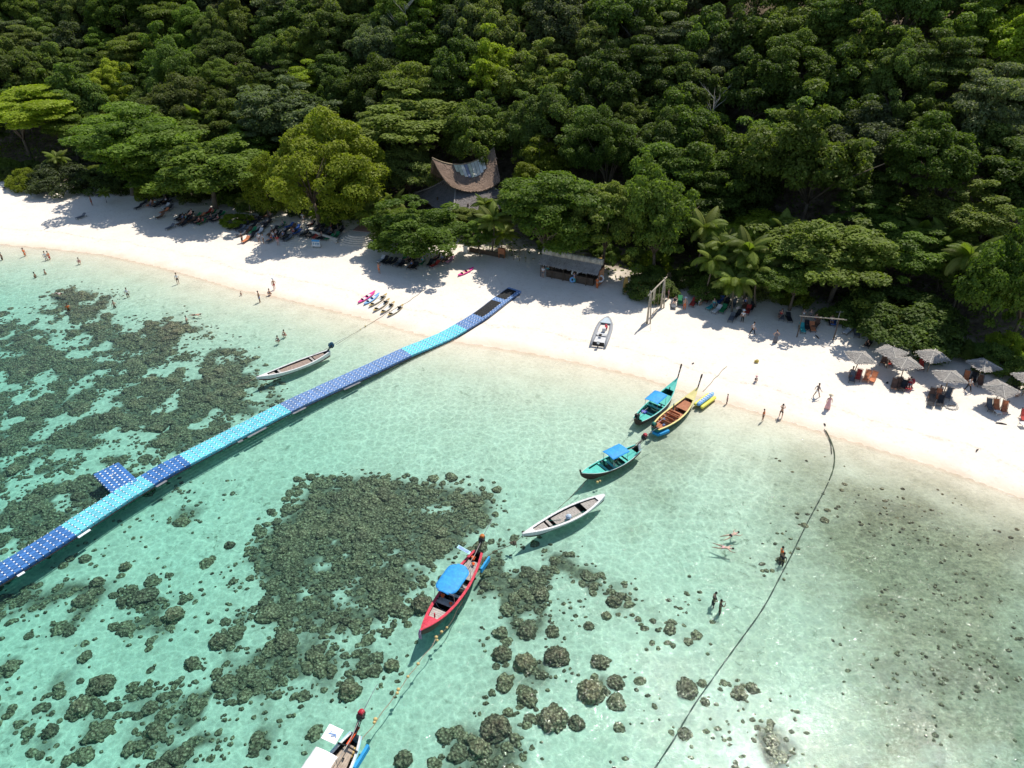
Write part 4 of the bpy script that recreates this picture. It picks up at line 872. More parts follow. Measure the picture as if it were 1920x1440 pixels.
# yellow boat
r, h = boat('long_tail_boat', at(1228, 802, .75), at(1308, 729, 1.5), 1.95, 'cream yellow long tail boat with orange varnished decks next to the beached teal boat', TEALD, YELP, ORW, None, bow=1.2, stern=.2, wst=.5, fine=1.15, mid=.45, foredeck=.2, rimw=.16, post=(1.4, .45, DARKW), fdmat=YELP,
            decks=[(ORW, .62, .78, .16, False, .015, .22), (ORW, .48, .55, .22, False, .015, .2), (ORW, .06, .16, .1, False, .015, .2)], thwarts=[(.44, ORW), (.36, ORW), (.28, ORW), (.2, ORW)], ribs='light', zoff=.05)
for t in (.45, .37, .29, .2):
    b = MB(); b.box((t * h.L + .1, 0, h.z(t) + .12), (.05, 1.25, .34), 0, 0, -.25); b.build('seat_back', ORW, r)
engine(r, h, TEALD, .55, .35); vests(r, [(h.L * .24, .2, .55, .28), (h.L * .15, -.3, .5, .25)], SLATE); vests(r, [(h.L * .18, .35, .5, .2)], ENGR)
b = MB(); b.box((h.L * .53, .55, h.z(.5) + .3), (.09, .09, .9)); b.build('mooring_bitt', TEALD, r)
b = MB(); b.box((.65, -.75, .1), (1.3, .3, .28), -.3); b.box((.0, -.15, .05), (.3, .9, .3)); b.build('fender_sheet', FLOATB, r)
# white boats
r, h = boat('wooden_boat', at(1133, 930, .5), at(979, 1002, .7), 1.75, 'white wooden boat without canopy moored between the red boat and the teal one', WHITEP, WHITEP, INT, DARKW, bow=.35, stern=.25, wst=.12, fine=1.0, mid=.42, foredeck=.13, rimw=.19,
            decks=[(GREYW, .72, .86, .10, False, .015, .2), (GREYW, .32, .62, .20, True, .015, .16), (GREYW, .1, .26, .1, False, .015, .22)], thwarts=[(.68, GREYW)])
b = MB(); b.slab(lambda u, v: (h.L * .1 * u, (-1 + 2 * v) * h.w(.1 * u) * .96, h.z(.1 * u) + .05), 4, 3, .05); b.build('aft_deck', WHITEP, r)
b = MB(); b.ball((h.L * .48, .35, .52), (.3, .26, .26)); b.build('bundle', M('white and blue bundle', rgb(.5, .6, .72), .6, .5, 5), r)
b = MB(); b.tube([(h.L * .3, .5, .45), (h.L * .6, .55, .42), (h.L * .7, .3, .4)], .03, 4); b.tube([(h.L * .55, .1, .3), (h.L * .66, -.4, .35)], .03, 4); b.build('green_net_pole', TEALD, r)
r, h = boat('wooden_boat', at(618, 660, .5), at(481, 708, .7), 1.75, 'narrow white boat with a blue engine moored left of the floating walkway', WHITEP, WHITEP, INT, M('dark red bottom paint', rgb(.12, .03, .03), .6, .3), bow=.35, stern=.3, wst=.3, fine=1., mid=.42, foredeck=.14, rimw=.17,
            decks=[(GREYW, .76, .86, .12, False, .015, .2), (WOOD, .28, .68, .2, True, .015, .16), (WOOD, .08, .22, .12, True, .015, .16)], thwarts=[(.25, GREYW), (.7, GREYW)])
engine(r, h, ENGB, .6, .45)
r2 = [c for c in r.children if c.name.startswith('long_tail')][0]; b = MB(); b.box((-.45, 0, .62), (.6, .42, .36), 0, 0, -.35); b.build('engine_shroud', ENGB, r2)
# near white boat cut by the lower edge
r, h = boat('long_tail_boat', at(668, 1378, .7), at(548, 1555, .9), 2.0, 'pale blue and white long tail boat with white canopy cut off by the lower edge', PALEB, WHITEP, INT, None, bow=.7, stern=.3, wst=.42, fine=1., mid=.5, foredeck=.17, rimw=.2,
            decks=[(M('sandy ply deck', rgb(.45, .36, .28), .85, .3, 3, .2), .10, .40, .12, True, .01, .4), (GREYW, .6, .8, .12, False, .015, .2)], thwarts=[(.45, DARKW)])
for sd in (-1, 1):
    b = MB(); b.slab(lambda u, v: (h.L * u, sd * (h.w(u) + .05 - .07 * v), h.z(u) + .045), 30, 1, .05); b.build('rim_strip', PALEB, r)
engine(r, h, ENGR, 1.0, .85, 2.6)
b = MB(); b.box((.25, -.02, .98), (1.3, .17, .08)); b.build('steering_cover', M('orange red cover', rgb(.75, .09, .02), .5, .1), r)
canopy(r, h, .33, .60, .82, 1.2, WTARP, False, -.6)
b = MB(); b.box((h.L * .155, -1.0, 1.62), (1.0, 1.05, .03), .05, -.1, .04); b.build('side_awning', WTARP, r)
b = MB(); [b.box((h.L * .155 + x, -1.0 + y, 1.655), (w1, w2, .012), .05 + z, -.1, .04) for x, y, w1, w2, z in ((0, 0, .07, .5, .2), (.08, .12, .06, .3, .5), (-.1, -.15, .16, .05, 0), (.05, .3, .13, .06, 0))]; b.build('painted_mark', SLATE, r)
vests(r, [(h.L * .43, -.3, .75, .42), (h.L * .47, .1, .75, .4)]); vests(r, [(h.L * .33, -.45, .58, .2), (h.L * .25, .1, .55, .12)], BLACKM)
b = MB(); b.box((.95, 1.0, .3), (1.6, .2, .45), .02); b.build('fender_sheet', FLOATB, r)
b = MB(); b.tube([(.95, -.75, h.z(.1) + .07), (.9, 0, h.z(.1) + .12), (.95, .75, h.z(.1) + .07)], .06, 6); b.build('tyre_fender', BLACKM, r)
for nm in ('x',):
    pass

# inflatable dinghy on the sand
p0, p1 = ground(1121, 652), ground(1137, 603); L = (p1 - p0).length + .9; an = math.atan2((p1 - p0).y, (p1 - p0).x)
r = empty('inflatable_dinghy', (p0.x, p0.y, p0.z + .05), an, 'grey inflatable dinghy with outboard pulled up on the open sand', 'dinghy'); GREYR = M('grey dinghy rubber', rgb(.33, .34, .36), .5, .12, 2)
W_ = 1.8
for sd in (-1, 1):
    b = MB(); pts = [(0, sd * W_ / 2, .28), (L * .3, sd * W_ / 2, .28), (L * .6, sd * W_ / 2, .3), (L * .8, sd * W_ * .42, .36), (L * .93, sd * W_ * .22, .46), (L, 0, .55)]; b.tube(pts, [.15, .25, .25, .24, .22, .2], 9); b.build('side_tube', GREYR, r, True)
    b = MB(); b.tube([(x_, y_ * 1.0, z_ + .235) for x_, y_, z_ in pts[:4]], .02, 4); b.build('grab_rope', STEEL, r)
b = MB(); b.box((L * .42, 0, .22), (L * .72, W_ * .8, .06)); b.build('floor_board', M('pale dinghy floor', rgb(.6, .6, .6), .6, .15), r)
b = MB(); b.box((.2, 0, .38), (.08, W_ * .8, .5)); b.build('transom', BLACKM, r)
b = MB(); b.box((L * .36, 0, .5), (.32, W_ * .75, .06)); b.box((L * .52, -.1, .55), (.42, .42, .5)); b.build('seat', M('pale dinghy floor', rgb(.6, .6, .6)), r)
b = MB(); b.box((L * .3, .1, .6), (.4, .34, .12)); b.build('seat_pad', BLACKM, r)
b = MB(); b.box((L * .6, -.28, .6), (.5, .35, .2)); b.ball((L * .66, -.2, .72), (.2, .2, .12)); b.build('red_bag', ENGR, r)
b = MB(); b.slab(lambda u, v: (L * (.76 + .2 * u), (-1 + 2 * v) * W_ * (.4 - .28 * u), .62 + .05 * u), 4, 4, .04); b.build('bow_dodger', M('pale blue cover', rgb(.45, .53, .58), .6, .1), r)
b = MB(); b.box((-.05, 0, .75), (.32, .3, .36), 0, 0, .2); b.build('outboard_cowl', WHITEP, r); b = MB(); b.box((-.12, 0, .4), (.14, .12, .6)); b.box((-.2, 0, .12), (.3, .08, .1)); b.build('outboard_leg', ENG, r)
# towable banana float
p0, p1 = at(1307, 764, .25), at(1335, 742, .35); r = empty('towable_float', (p0.x, p0.y, .22), math.atan2((p1 - p0).y, (p1 - p0).x), 'blue and yellow inflatable towing float beside the cream yellow boat', 'inflatable'); L = (p1 - p0).length + .2
b = MB(); b.tube([(0, .0, .42), (L * .1, 0, .36), (L * .9, 0, .36), (L, 0, .42)], [.14, .25, .25, .12], 9); b.build('centre_tube', M('sky blue pvc', rgb(.22, .46, .78), .4, .1), r, True)
for sd in (-1, 1):
    b = MB(); b.tube([(.1, sd * .42, .16), (L * .1, sd * .42, .12), (L * .9, sd * .42, .12), (L * .95, sd * .42, .16)], [.1, .2, .2, .1], 8); b.build('side_tube', M('yellow pvc', rgb(.8, .72, .12), .4, .1), r, True)
for k in range(6):
    b = MB(); b.box((L * (.18 + .13 * k), 0, .60), (.12, .34, .07)); b.build('seat_handle', M('pale lilac pvc', rgb(.6, .65, .85), .4, .1), r)

# kayaks
def kayak(px0, py0, px1, py1, m, label, deck=WHITEP, wd=.4, clear=False):
    a, c = ground(px0, py0), ground(px1, py1); L = (c - a).length; root = empty('kayak', (a.x, a.y, min(a.z, c.z) + .02), math.atan2((c - a).y, (c - a).x), label, 'kayak', 'kayaks lying on the sand')
    root.rotation_euler.y = -math.asin((c.z - a.z) / L); wf = lambda u: wd * max(.03, math.sin(math.pi * min(max(u, .02), .98)) ** .6)
    if not clear:
        b = MB(); b.grid(lambda u, v: (L * u, -math.cos(math.pi * v) * wf(u), .16 - .15 * math.sin(math.pi * v) + .14 * abs(2 * u - 1) ** 3), 14, 8); b.build('hull', m, root, True)
        b = MB(); b.slab(lambda u, v: (L * u, (-1 + 2 * v) * wf(u), .17 + .14 * abs(2 * u - 1) ** 3), 14, 4, .03); b.build('deck', m, root)
        for t in (.35, .62):
            b = MB(); b.slab(lambda u, v: (L * (t - .09 + .18 * u), (-1 + 2 * v) * wd * .6, .2 + .015 * math.sin(math.pi * u)), 3, 2, .03); b.build('seat_well', deck, root)
            b = MB(); b.box((L * (t - .1), 0, .3), (.05, wd * 1.1, .2), 0, 0, -.2); b.build('seat_back', BLACKM, root)
    else:
        for sd in (-1, 1):
            b = MB(); b.tube([(L * u / 12, sd * wf(u / 12), .22 + .12 * abs(2 * u / 12 - 1) ** 3) for u in range(13)], .02, 4); b.build('gunwale', m, root)
        b = MB(); b.grid(lambda u, v: (L * (.1 + .8 * u), -math.cos(math.pi * v) * wf(.1 + .8 * u) * .95, .2 - .17 * math.sin(math.pi * v)), 10, 6); b.build('hull', M('clear kayak shell', rgb(.70, .67, .6), .15, .03), root, True)
        for t0, t1 in ((0, .14), (.88, 1)):
            b = MB(); b.slab(lambda u, v: (L * (t0 + (t1 - t0) * u), (-1 + 2 * v) * wf(t0 + (t1 - t0) * u), .25 + .1 * abs(2 * (t0 + (t1 - t0) * u) - 1) ** 3), 4, 2, .05); b.build('end_cap', m, root)
        for t in (.2, .75):
            b = MB(); b.box((L * t, 0, .18), (.3, .4, .16)); b.box((L * t - .15, 0, .32), (.06, .4, .3), 0, 0, -.2); b.build('seat', BLACKM, root)
PINK = M('magenta kayak plastic', rgb(.78, .07, .32), .4, .15); YK = M('tan kayak plastic', rgb(.55, .40, .16), .4, .15)
kayak(672, 570, 704, 548, PINK, 'magenta kayak at the left end of the kayak row by the water'); kayak(683, 573, 712, 552, M('light blue kayak plastic', rgb(.25, .48, .8), .4, .3, 1), 'white and light blue kayak next to the magenta one')
kayak(693, 577, 726, 554, YK, 'clear kayak nearest the light blue one', clear=True); kayak(701, 586, 731, 563, YK, 'clear kayak with black seat in the middle of the row', clear=True); kayak(715, 590, 740, 569, YK, 'clear kayak second from the right end of the row', clear=True); kayak(728, 595, 757, 574, YK, 'clear kayak at the right end of the kayak row', clear=True)
kayak(859, 519, 888, 504, PINK, 'pink and cream kayak lying alone by the edge of the shade', M('cream plastic', rgb(.75, .6, .4)))

# ------------------------------------------------------------ ropes and buoys
ROPE = M('wet brown rope', rgb(.12, .10, .07), .9, .5, 9); ROPEL = M('tan rope', rgb(.33, .28, .2), .9, .4, 9); BUOY = M('yellowed float', rgb(.62, .47, .20), .6, .4, 3); HOSE = M('dark weedy hose', rgb(.085, .09, .07), .8, .6, 2)
def gz(p): return max(0, hz(p.x, p.y)) + .04
def surf(pts, z=None):
    o = []
    for q in pts:
        p = ground(*q); p.z = gz(p) + (z or 0); o.append(p)
    return o
def rope(pts, r, m, label, z=None, extra=(), name='rope', wob=.05):
    P = surf(pts, z); Q = resample(P, .35)
    for k, q in enumerate(Q): q.x += wob * math.sin(k * 1.3) * .6; q.y += wob * math.sin(k * .9 + 1); q.z = max(q.z, gz(q))
    root = empty(name, Q[0], 0, label, 'rope'); b = MB(); b.tube([q - Q[0] for q in Q], r, 5); b.build('line', m, root, True)
    for px, py, s_ in extra:
        p = ground(px, py); p.z = gz(p); b = MB(); b.ball((0, 0, .04), (s_ * 1.15, s_, s_)); b.build('float', BUOY, root, True, loc=p - Q[0])
    return root
rope([(640, 1460), (664, 1410), (704, 1355), (747, 1296), (783, 1246), (810, 1212), (818, 1197)], .032, ROPEL, 'tan mooring line with yellow floats running to the bow of the red boat', 0,
     [(784, 1246, .12), (765, 1270, .11), (747, 1294, .13), (745, 1301, .12), (704, 1350, .14), (702, 1356, .11), (665, 1407, .15), (661, 1413, .15), (657, 1420, .14), (633, 1447, .14)])
rope([(818, 1197), (845, 1168), (880, 1100), (905, 1052), (925, 1037), (945, 1027), (962, 1020), (980, 1005)], .03, ROPE, 'dark knotted line from the red boat to the white boat without canopy', 0, [(818, 1196, .13), (828, 1186, .12), (838, 1178, .1), (820, 1202, .1)])
rope([(1046, 955), (1085, 918), (1110, 893), (1165, 858), (1215, 815), (1260, 800), (1300, 765)], .028, ROPE, 'mooring line passing the teal boat towards the beached boats', 0, [(1120, 905, .13), (1125, 903, .1), (1186, 848, .12), (1222, 812, .1)])
rope([(1318, 735), (1345, 705), (1365, 685)], .03, ROPEL, 'bow line from the towing float up the sand', .0)
rope([(440, 726), (460, 719), (481, 708)], .02, ROPEL, 'bow line of the narrow white boat', 0)
rope([(630, 647), (660, 628), (700, 604), (735, 582), (765, 566), (800, 540)], .022, ROPE, 'line from the blue engine boat to the beach across the kayak row', 0, [(685, 612, .1), (676, 618, .08)])
b = MB(); q0 = at(960, 1020, 0)
for k in range(9): b.ball((rnd.uniform(-.3, .3), rnd.uniform(-.18, .18), rnd.uniform(0, .2)), (.14, .1, .1), 6, 4)
b.tube([(-.3, 0, .1), (0, .1, .15), (.35, .3, .05), (.4, -.4, -.02)], .03, 5)
o = b.build('tangled_weed', ROPE, None, loc=q0); tag(o, 'knot of weed tangled on the line between the red and white boats', 'weed')
def bedrope(pts, r, m, label, lift=.1):
    P = [seabed(*q) for q in pts]
    for p in P: p.z = max(p.z, hz(p.x, p.y)) + lift
    Q = resample(P, .4)
    for k, q in enumerate(Q): q.x += .02 * math.sin(k * .3); q.z = max(q.z, hz(q.x, q.y) + r * .5)
    root = empty('hose', Q[0], 0, label, 'hose'); b = MB(); b.tube([q - Q[0] for q in Q], [r * (.8 + .25 * math.sin(k * 1.7) * math.sin(k * .31)) for k in range(len(Q))], 6); b.build('line', m, root, True); return root
bedrope([(1548, 808), (1556, 824), (1564, 850), (1563, 878), (1553, 905)], .075, M('olive hose', rgb(.10, .12, .07), .7, .3), 'curved olive hose coming off the beach at the water edge', .06)
bedrope([(1545, 806), (1556, 830), (1559, 856)], .05, HOSE, 'short dark hose end beside the curved olive hose', .1)
bedrope([(1553, 905), (1530, 950), (1500, 1008), (1478, 1052), (1440, 1125), (1400, 1185), (1318, 1298), (1290, 1342), (1262, 1390), (1222, 1450), (1200, 1500)], .062, HOSE, 'long dark hose stretching along the sea floor to the lower edge', .05)
# ------------------------------------------------------------ thatched hall with a saddle roof
def thatch_mat(name, c, rot=0):
    s = NT(name); co = s.coord(); n = s.noise(1.2, 6, .7, co); m2 = s.noise(9, 4, .7, co)
    col = s.ramp(s.math('ADD', s.math('MULTIPLY', n, .45), s.math('MULTIPLY', m2, .55)), [(.32, tuple(v * .35 for v in c)), (.5, c), (.68, tuple(min(1, v * 1.5) for v in c))])
    tn = s.attr('tone').outputs['Fac']; col = s.mix(s.math('MULTIPLY', tn, .55), col, tuple(min(1, v * 1.6) for v in c) + (1,))
    return s.done(s.pbr(col, .95, s.bump(m2, .8, .08), .08))
THB = thatch_mat('brown palm thatch', (.26, .185, .14)); THG = thatch_mat('grey palm thatch', (.34, .31, .29)); THP = thatch_mat('pale dry thatch', (.46, .42, .35))
THD = thatch_mat('dark grey palm thatch', (.20, .18, .17)); DKW = M('dark bamboo', rgb(.11, .075, .05), .8, .4, 6, .3); TANW = M('tan timber', rgb(.33, .25, .16), .8, .3, 5, .3)
def thatch(fn, nu, nv, n, ln, m, name, parent, t=.16, seed=0):
    """roof sheet with shaggy tufts lying down the slope (v grows towards the eave)"""
    g = np.random.default_rng(seed); b = MB(); b.slab(fn, nu, nv, t); base = len(b.v); V, Fc = [], []
    for k in range(n):
        u, v = g.uniform(.0, 1), g.uniform(0, 1.0); p = Vector(fn(u, v)); q = Vector(fn(u, min(1, v + .03))) if v < .97 else p + (p - Vector(fn(u, v - .03)))
        d = (q - p).normalized() if (q - p).length > 1e-5 else Vector((0, 0, -1)); sd = Vector(fn(min(1, u + .02), v)) - Vector(fn(max(0, u - .02), v)); sd = sd.normalized() if sd.length > 1e-5 else Vector((1, 0, 0)); nn = sd.cross(d); nn = nn if nn.z > 0 else -nn
        l = ln * g.uniform(.6, 1.3); w_ = .07 * g.uniform(.6, 1.5); d2 = (d + sd * g.normal(0, .25)).normalized()
        a = p + nn * .02; e = p + d2 * l + nn * g.uniform(.03, .11) - Vector((0, 0, .03 if v > .9 else 0))
        b.add([a - sd * w_, a + sd * w_, e + sd * w_ * .5, e - sd * w_ * .5], [(0, 1, 2, 3)])
    me = b.mesh(name); at_ = me.attributes.new('tone', 'FLOAT', 'POINT'); tn = np.zeros(len(b.v)); k0 = base; r_ = np.repeat(g.random((len(b.v) - base) // 4), 4); tn[k0:k0 + len(r_)] = r_; at_.data.foreach_set('value', tn)
    return link(name, me, m, parent)
hb = ground(874, 402); dd = proj((hb.x, hb.y, hb.z + 9))[2]
def zat(p, py):
    lo, hi = 0, 30
    for _ in range(30):
        q = (lo + hi) / 2
        if proj((p.x, p.y, p.z + q))[1] > py: lo = q
        else: hi = q
    return lo
mpp = dd / F; rz_ = R(32)
hall = empty('thatched_hall', hb, rz_, 'large hall with a sweeping brown saddle thatch roof over a grey lower roof', 'building')
zt = zat(hb, 287); zs = zat(hb, 309); Lh = 56 * mpp / math.cos(rz_); 
RL, EL, Wd = Lh, Lh * .80, 3.7
zr = lambda u: zs + (zt - zs) * abs(u) ** 1.9
ze = lambda u: zs - 3.4 + 1.3 * abs(u) ** 2.0 + .35 * u * -1
def up(sd):
    def fn(u, v):
        a = -1 + 2 * u; x = a * (RL * (1 - v) + EL * v) ; z = zr(a) * (1 - v) + ze(a) * v - .55 * math.sin(math.pi * v); return (x, sd * Wd * v ** .9, z)
    return fn
thatch(up(-1), 30, 12, 5200, .34, THB, 'upper_roof_slope', hall, .2, 1); thatch(up(1), 20, 8, 1200, .34, THB, 'upper_roof_slope', hall, .2, 2)
b = MB(); rp = [((-1 + 2 * k / 24) * RL, 0, zr(-1 + 2 * k / 24) + .08) for k in range(25)]; b.tube(rp, [.17 - .05 * abs(-1 + k / 12) for k in range(25)], 7); b.build('ridge_roll', THB if False else TANW, hall, True)
SHT = [M('pale roof sheet', rgb(.68, .67, .60), .9, .2, 2, 0, .05), M('pale green roof sheet', rgb(.55, .57, .44), .9, .25, 2, 0, .05), M('blue grey roof sheet', rgb(.26, .28, .36), .9, .2, 2, 0, .05), M('white roof sheet', rgb(.82, .82, .79), .9, .08, 2, 0, .05)]
f0 = up(-1)
for k in range(9):
    u0, u1 = .32 + k * .055, .32 + (k + 1) * .055 - .006; vm = .40 * math.sqrt(max(.12, 1 - ((k - 4.6) / 5.2) ** 2))
    b = MB(); b.slab(lambda a, c: Vector(f0(u0 + (u1 - u0) * a, .015 + vm * c)) + Vector((0, -.10, .16)), 2, 6, .03); b.build('roof_sheet', SHT[(1, 1, 0, 2, 1, 0, 0, 3, 3)[k]], hall)
for sd in (-1, 1):                         # gable lattice
    for k in range(9):
        v = k / 8; b = MB(); pt_ = Vector((sd * RL * .93, 0, zr(.96) - .3)); e = Vector((sd * EL * .98, -Wd + 2 * Wd * v, ze(1) - .2)); b.tube([pt_, e], [.05, .04], 4); b.build('gable_pole', DKW, hall)
    for q in (.35, .6, .85):
        b = MB(); b.tube([Vector((sd * (RL * .93 * (1 - q) + EL * .98 * q), y * Wd * q, (zr(.96) - .3) * (1 - q) + (ze(1) - .2) * q)) for y in (-1, 1)], .04, 4); b.build('gable_rail', DKW, hall)
# lower hipped skirt roof
zl1, zl0 = zs - 2.6, zs - 5.8; Lx, Ly = 6.4, 7.2
def hip(side):
    def fn(u, v):
        a = -1 + 2 * u; s1, s2 = (1 - v) * .42 + v, (1 - v) * .25 + v; z = zl1 + (zl0 - zl1) * v - .25 * math.sin(math.pi * v)
        if side == 0: return (a * Lx * s1, -Ly * s2, z)
        if side == 1: return (a * Lx * s1, Ly * s2, z)
        if side == 2: return (-Lx * s1, a * Ly * s2, z)
        return (Lx * s1, a * Ly * s2, z)
    return fn
for k, nn in ((0, 4200), (1, 500), (2, 2200), (3, 2200)): thatch(hip(k), 14, 8, nn, .36, THD, 'lower_roof_slope', hall, .2, 10 + k)
for sx in (-1, 1):
    for sy in (-1, 1):
        b = MB(); b.tube([hip(0)(.5 + .5 * sx, t / 6)[:1] + ((-1 if sy < 0 else 1) * abs(hip(0)(0, t / 6)[1]), hip(0)(0, t / 6)[2] + .1) for t in range(7)], .13, 6); b.build('hip_roll', THG, hall, True)
for i in range(-2, 3):
    for sy in (-1, 0, 1):
        b = MB(); b.tube([(i * Lx * .42, sy * Ly * .8, -.3), (i * Lx * .42, sy * Ly * .8, zl0 + 1.2)], .14, 6); b.build('post', DKW, hall)
b = MB(); b.box((0, 0, .1), (Lx * 1.8, Ly * 1.7, .3)); b.build('floor_slab', M('sandy concrete', rgb(.38, .34, .29), .9, .2), hall)

# ------------------------------------------------------------ beach bar with a long low roof
a, c = ground(1018, 512), ground(1127, 534); mid = (a + c) / 2; L = (c - a).length; an = math.atan2((c - a).y, (c - a).x)
bar = empty('beach_bar', (mid.x, mid.y, mid.z), an, 'long low beach bar with a grey thatch roof and a pale ridge roll', 'beach hut'); hh = 2.5; dp = 2.4
for k in range(12):
    u0, u1 = k / 12, (k + 1) / 12 - .004
    thatch(lambda u, v: (-L / 2 + L * (u0 + (u1 - u0) * u), .0 - (dp * .72) * v, hh + .85 - 1.1 * v), 2, 4, 110, .3, THG, 'thatch_panel', bar, .1, 30 + k)
b = MB(); b.slab(lambda u, v: (-L / 2 + L * u, .0 + dp * .6 * v, hh + .72 - .5 * v), 8, 3, .1); b.build('rear_roof', DKW, bar)
for k in range(10):
    b = MB(); x0 = -L / 2 - .1 + (L + .2) * k / 10; b.tube([(x0, .05, hh + .95), (x0 + (L + .2) / 10 - .03, .05, hh + .95 + rnd.uniform(-.03, .03))], .46, 10); me = b.mesh('ridge_roll', True); link('ridge_roll', me, THP, bar)
for i in range(6):
    for y in (-1.15, 1.2):
        b = MB(); b.tube([(-L / 2 + .15 + (L - .3) * i / 5, y, -.2), (-L / 2 + .15 + (L - .3) * i / 5, y, hh + (.2 if y > 0 else -.15))], .06, 6); b.build('post', DKW, bar)
b = MB(); b.box((0, -.7, .55), (L * .8, .5, 1.1)); b.build('counter', M('dark counter boards', rgb(.10, .07, .05), .7, .4, 3, .3), bar)
for k in range(14):
    b = MB(); b.box((-L * .47 + L * .94 * (k + .5) / 14, 1.15, 1.1), (L * .94 / 14 - .03, .05, 2.2)); b.build('wall_board', DKW, bar)
b = MB(); b.box((L / 2 - .1, .2, 1.2), (.06, 2.0, 2.3)); b.build('side_wall', ORW, bar)
def ring_obj(px, py, z, label, c, r=.42, th=.13, flat=False):
    p = ground(px, py); b = MB(); b.torus((0, 0, 0), r, th, 18, 8, None if flat else Euler((R(75), 0, .2)).to_matrix()); o = b.build('swim_ring', c, None, True, loc=(p.x, p.y, p.z + z)); tag(o, label, 'swim ring')
ring_obj(1077, 527, 1.25, 'white swim ring held up in front of the beach bar', WHITEP); ring_obj(1125, 537, 1.2, 'white swim ring at the right corner of the beach bar', WHITEP); ring_obj(1073, 531, .55, 'small blue swim ring below the white one at the bar', M('sky blue pvc', rgb(.22, .46, .78), .4, .1), .3)
# boards and canoes propped behind and beside the bar
def board(px, py, L_, w_, m, label, tilt, rz, name='paddle_board', z=.0, cat='paddle board'):
    p = ground(px, py); b = MB(); b.slab(lambda u, v: (L_ * (u - .5), (-1 + 2 * v) * w_ * max(.06, math.sin(math.pi * min(max(u, .02), .98)) ** .45), .05 + .10 * abs(2 * u - 1) ** 3), 12, 4, .1); o = b.build(name, m, None, False, loc=(p.x, p.y, p.z + z), rot=(0, tilt, rz)); tag(o, label, cat)
board(1108, 500, 3.4, .42, M('amber canoe varnish', rgb(.45, .26, .06), .5, .2), 'amber canoe resting upside down behind the beach bar', -.05, .25, 'canoe', 1.0, 'canoe')
board(1196, 549, 2.8, .3, M('orange board', rgb(.55, .16, .04), .5, .3), 'orange board leaning in the shade right of the bar', -.9, .9, z=.9)
board(1203, 556, 2.6, .3, M('green board', rgb(.03, .3, .1), .5, .3), 'green board lying in the shade right of the bar', -.15, .7, z=.1)
board(1172, 545, 2.3, .35, M('amber canoe varnish', rgb(.45, .26, .06)), 'amber board propped on edge right of the bar', -1.1, 1.4, z=.9)
p = ground(1185, 558); b = MB(); b.torus((0, 0, .3), .42, .16, 16, 8, Euler((R(55), 0, .3)).to_matrix()); o = b.build('tyre', BLACKM, None, True, loc=p); tag(o, 'black inner tube among the boards right of the bar', 'tyre')
p = ground(1058, 492); b = MB(); b.slab(lambda u, v: (-.8 + 1.6 * u, -.5 + v, 1.4 + .35 * math.sin(math.pi * u) * math.sin(math.pi * v)), 6, 5, .04); [b.tube([(x_, y_, 0), (x_, y_, 1.4)], .03, 4) for x_ in (-.7, .7) for y_ in (-.4, .4)]; o = b.build('tarp_shelter', M('lilac white tarp', rgb(.55, .52, .6), .6, .1), None, loc=p); tag(o, 'small pale tarp shelter behind the left part of the bar', 'tarp')

# ------------------------------------------------------------ curved steps with terrace
q = ground(672, 452); st = empty('curved_steps', (q.x, q.y, q.z), R(-14), 'curved pale stone steps leading up from the sand to a red terrace', 'steps'); STN = M('pale step stone', rgb(.58, .53, .46), .9, .15, 3, .3)
for k in range(5):
    r0 = 3.6 - .48 * k; b = MB(); vv = [(0, 2.2, 0)]; n = 16; prof = [(r0 * math.cos(t), -r0 * .62 * math.sin(t)) for t in [math.pi * j / n for j in range(n + 1)]]; h0, h1 = -.3 + .24 * k, .2 + .24 * k
    prof = [(r0, 2.2)] + prof + [(-r0, 2.2)]; m_ = len(prof); b.add([(x_, y_, h0) for x_, y_ in prof] + [(x_, y_, h1) for x_, y_ in prof], [(i, i + m_, (i + 1) % m_ + m_, (i + 1) % m_) for i in range(m_)] + [tuple(range(m_, 2 * m_))]); b.build('step', STN, st)
b = MB(); b.box((0, 2.6, 1.12), (3.0, 2.6, .2)); b.build('terrace_floor', M('brick red terrace tiles', rgb(.42, .23, .18), .8, .2, 4), st)
for sd in (-1, 1):
    b = MB(); b.tube([(sd * 3.2, .8, .1), (sd * 3.5, -.9, .25), (sd * 3.0, -2.0, .2)], [.22, .2, .16], 6); b.build('side_kerb', STN, st, True)
b = MB(); b.slab(lambda u, v: (-9 + 5.8 * u, 1.4 - 2.4 * u + .35 * v, .75 - .25 * u), 8, 1, .8); o = b.build('retaining_wall', STN, None, loc=q, rot=(0, 0, R(-10))); tag(o, 'low pale retaining wall left of the curved steps', 'wall')
# fence and low wall between tree and bar
a, c = ground(875, 470), ground(985, 492); an = math.atan2((c - a).y, (c - a).x); L = (c - a).length
fe = empty('bamboo_fence', (a.x, a.y, a.z), an, 'open bamboo fence on a low dark wall left of the beach bar', 'fence')
b = MB(); b.box((L * .35, 0, .25), (L * .6, .25, .8)); b.build('base_wall', DKW, fe)
for k in range(11): b = MB(); b.tube([(L * k / 10, 0, -.1), (L * k / 10 + rnd.uniform(-.05, .05), 0, 1.9)], .05, 5); b.build('fence_post', TANW, fe)
for z in (1.0, 1.75): b = MB(); b.tube([(0, 0, z), (L, 0, z + .05)], .04, 5); b.build('fence_rail', TANW, fe)
p = ground(873, 474); b = MB(); b.box((0, 0, .55), (.7, .12, 1.3), an); o = b.build('notice_board', WHITEP, None, loc=p); tag(o, 'small white notice board at the left end of the bamboo fence', 'sign')
p = ground(941, 484); b = MB(); b.box((0, 0, 1.2), (1.1, .5, .9), an); [b.box((x_, 0, .4), (.1, .1, 1.2), an) for x_ in (-.45, .45)]; o = b.build('wooden_kiosk', ORW, None, loc=p); tag(o, 'small orange brown kiosk box behind the bamboo fence', 'kiosk')
p = ground(1240, 545)
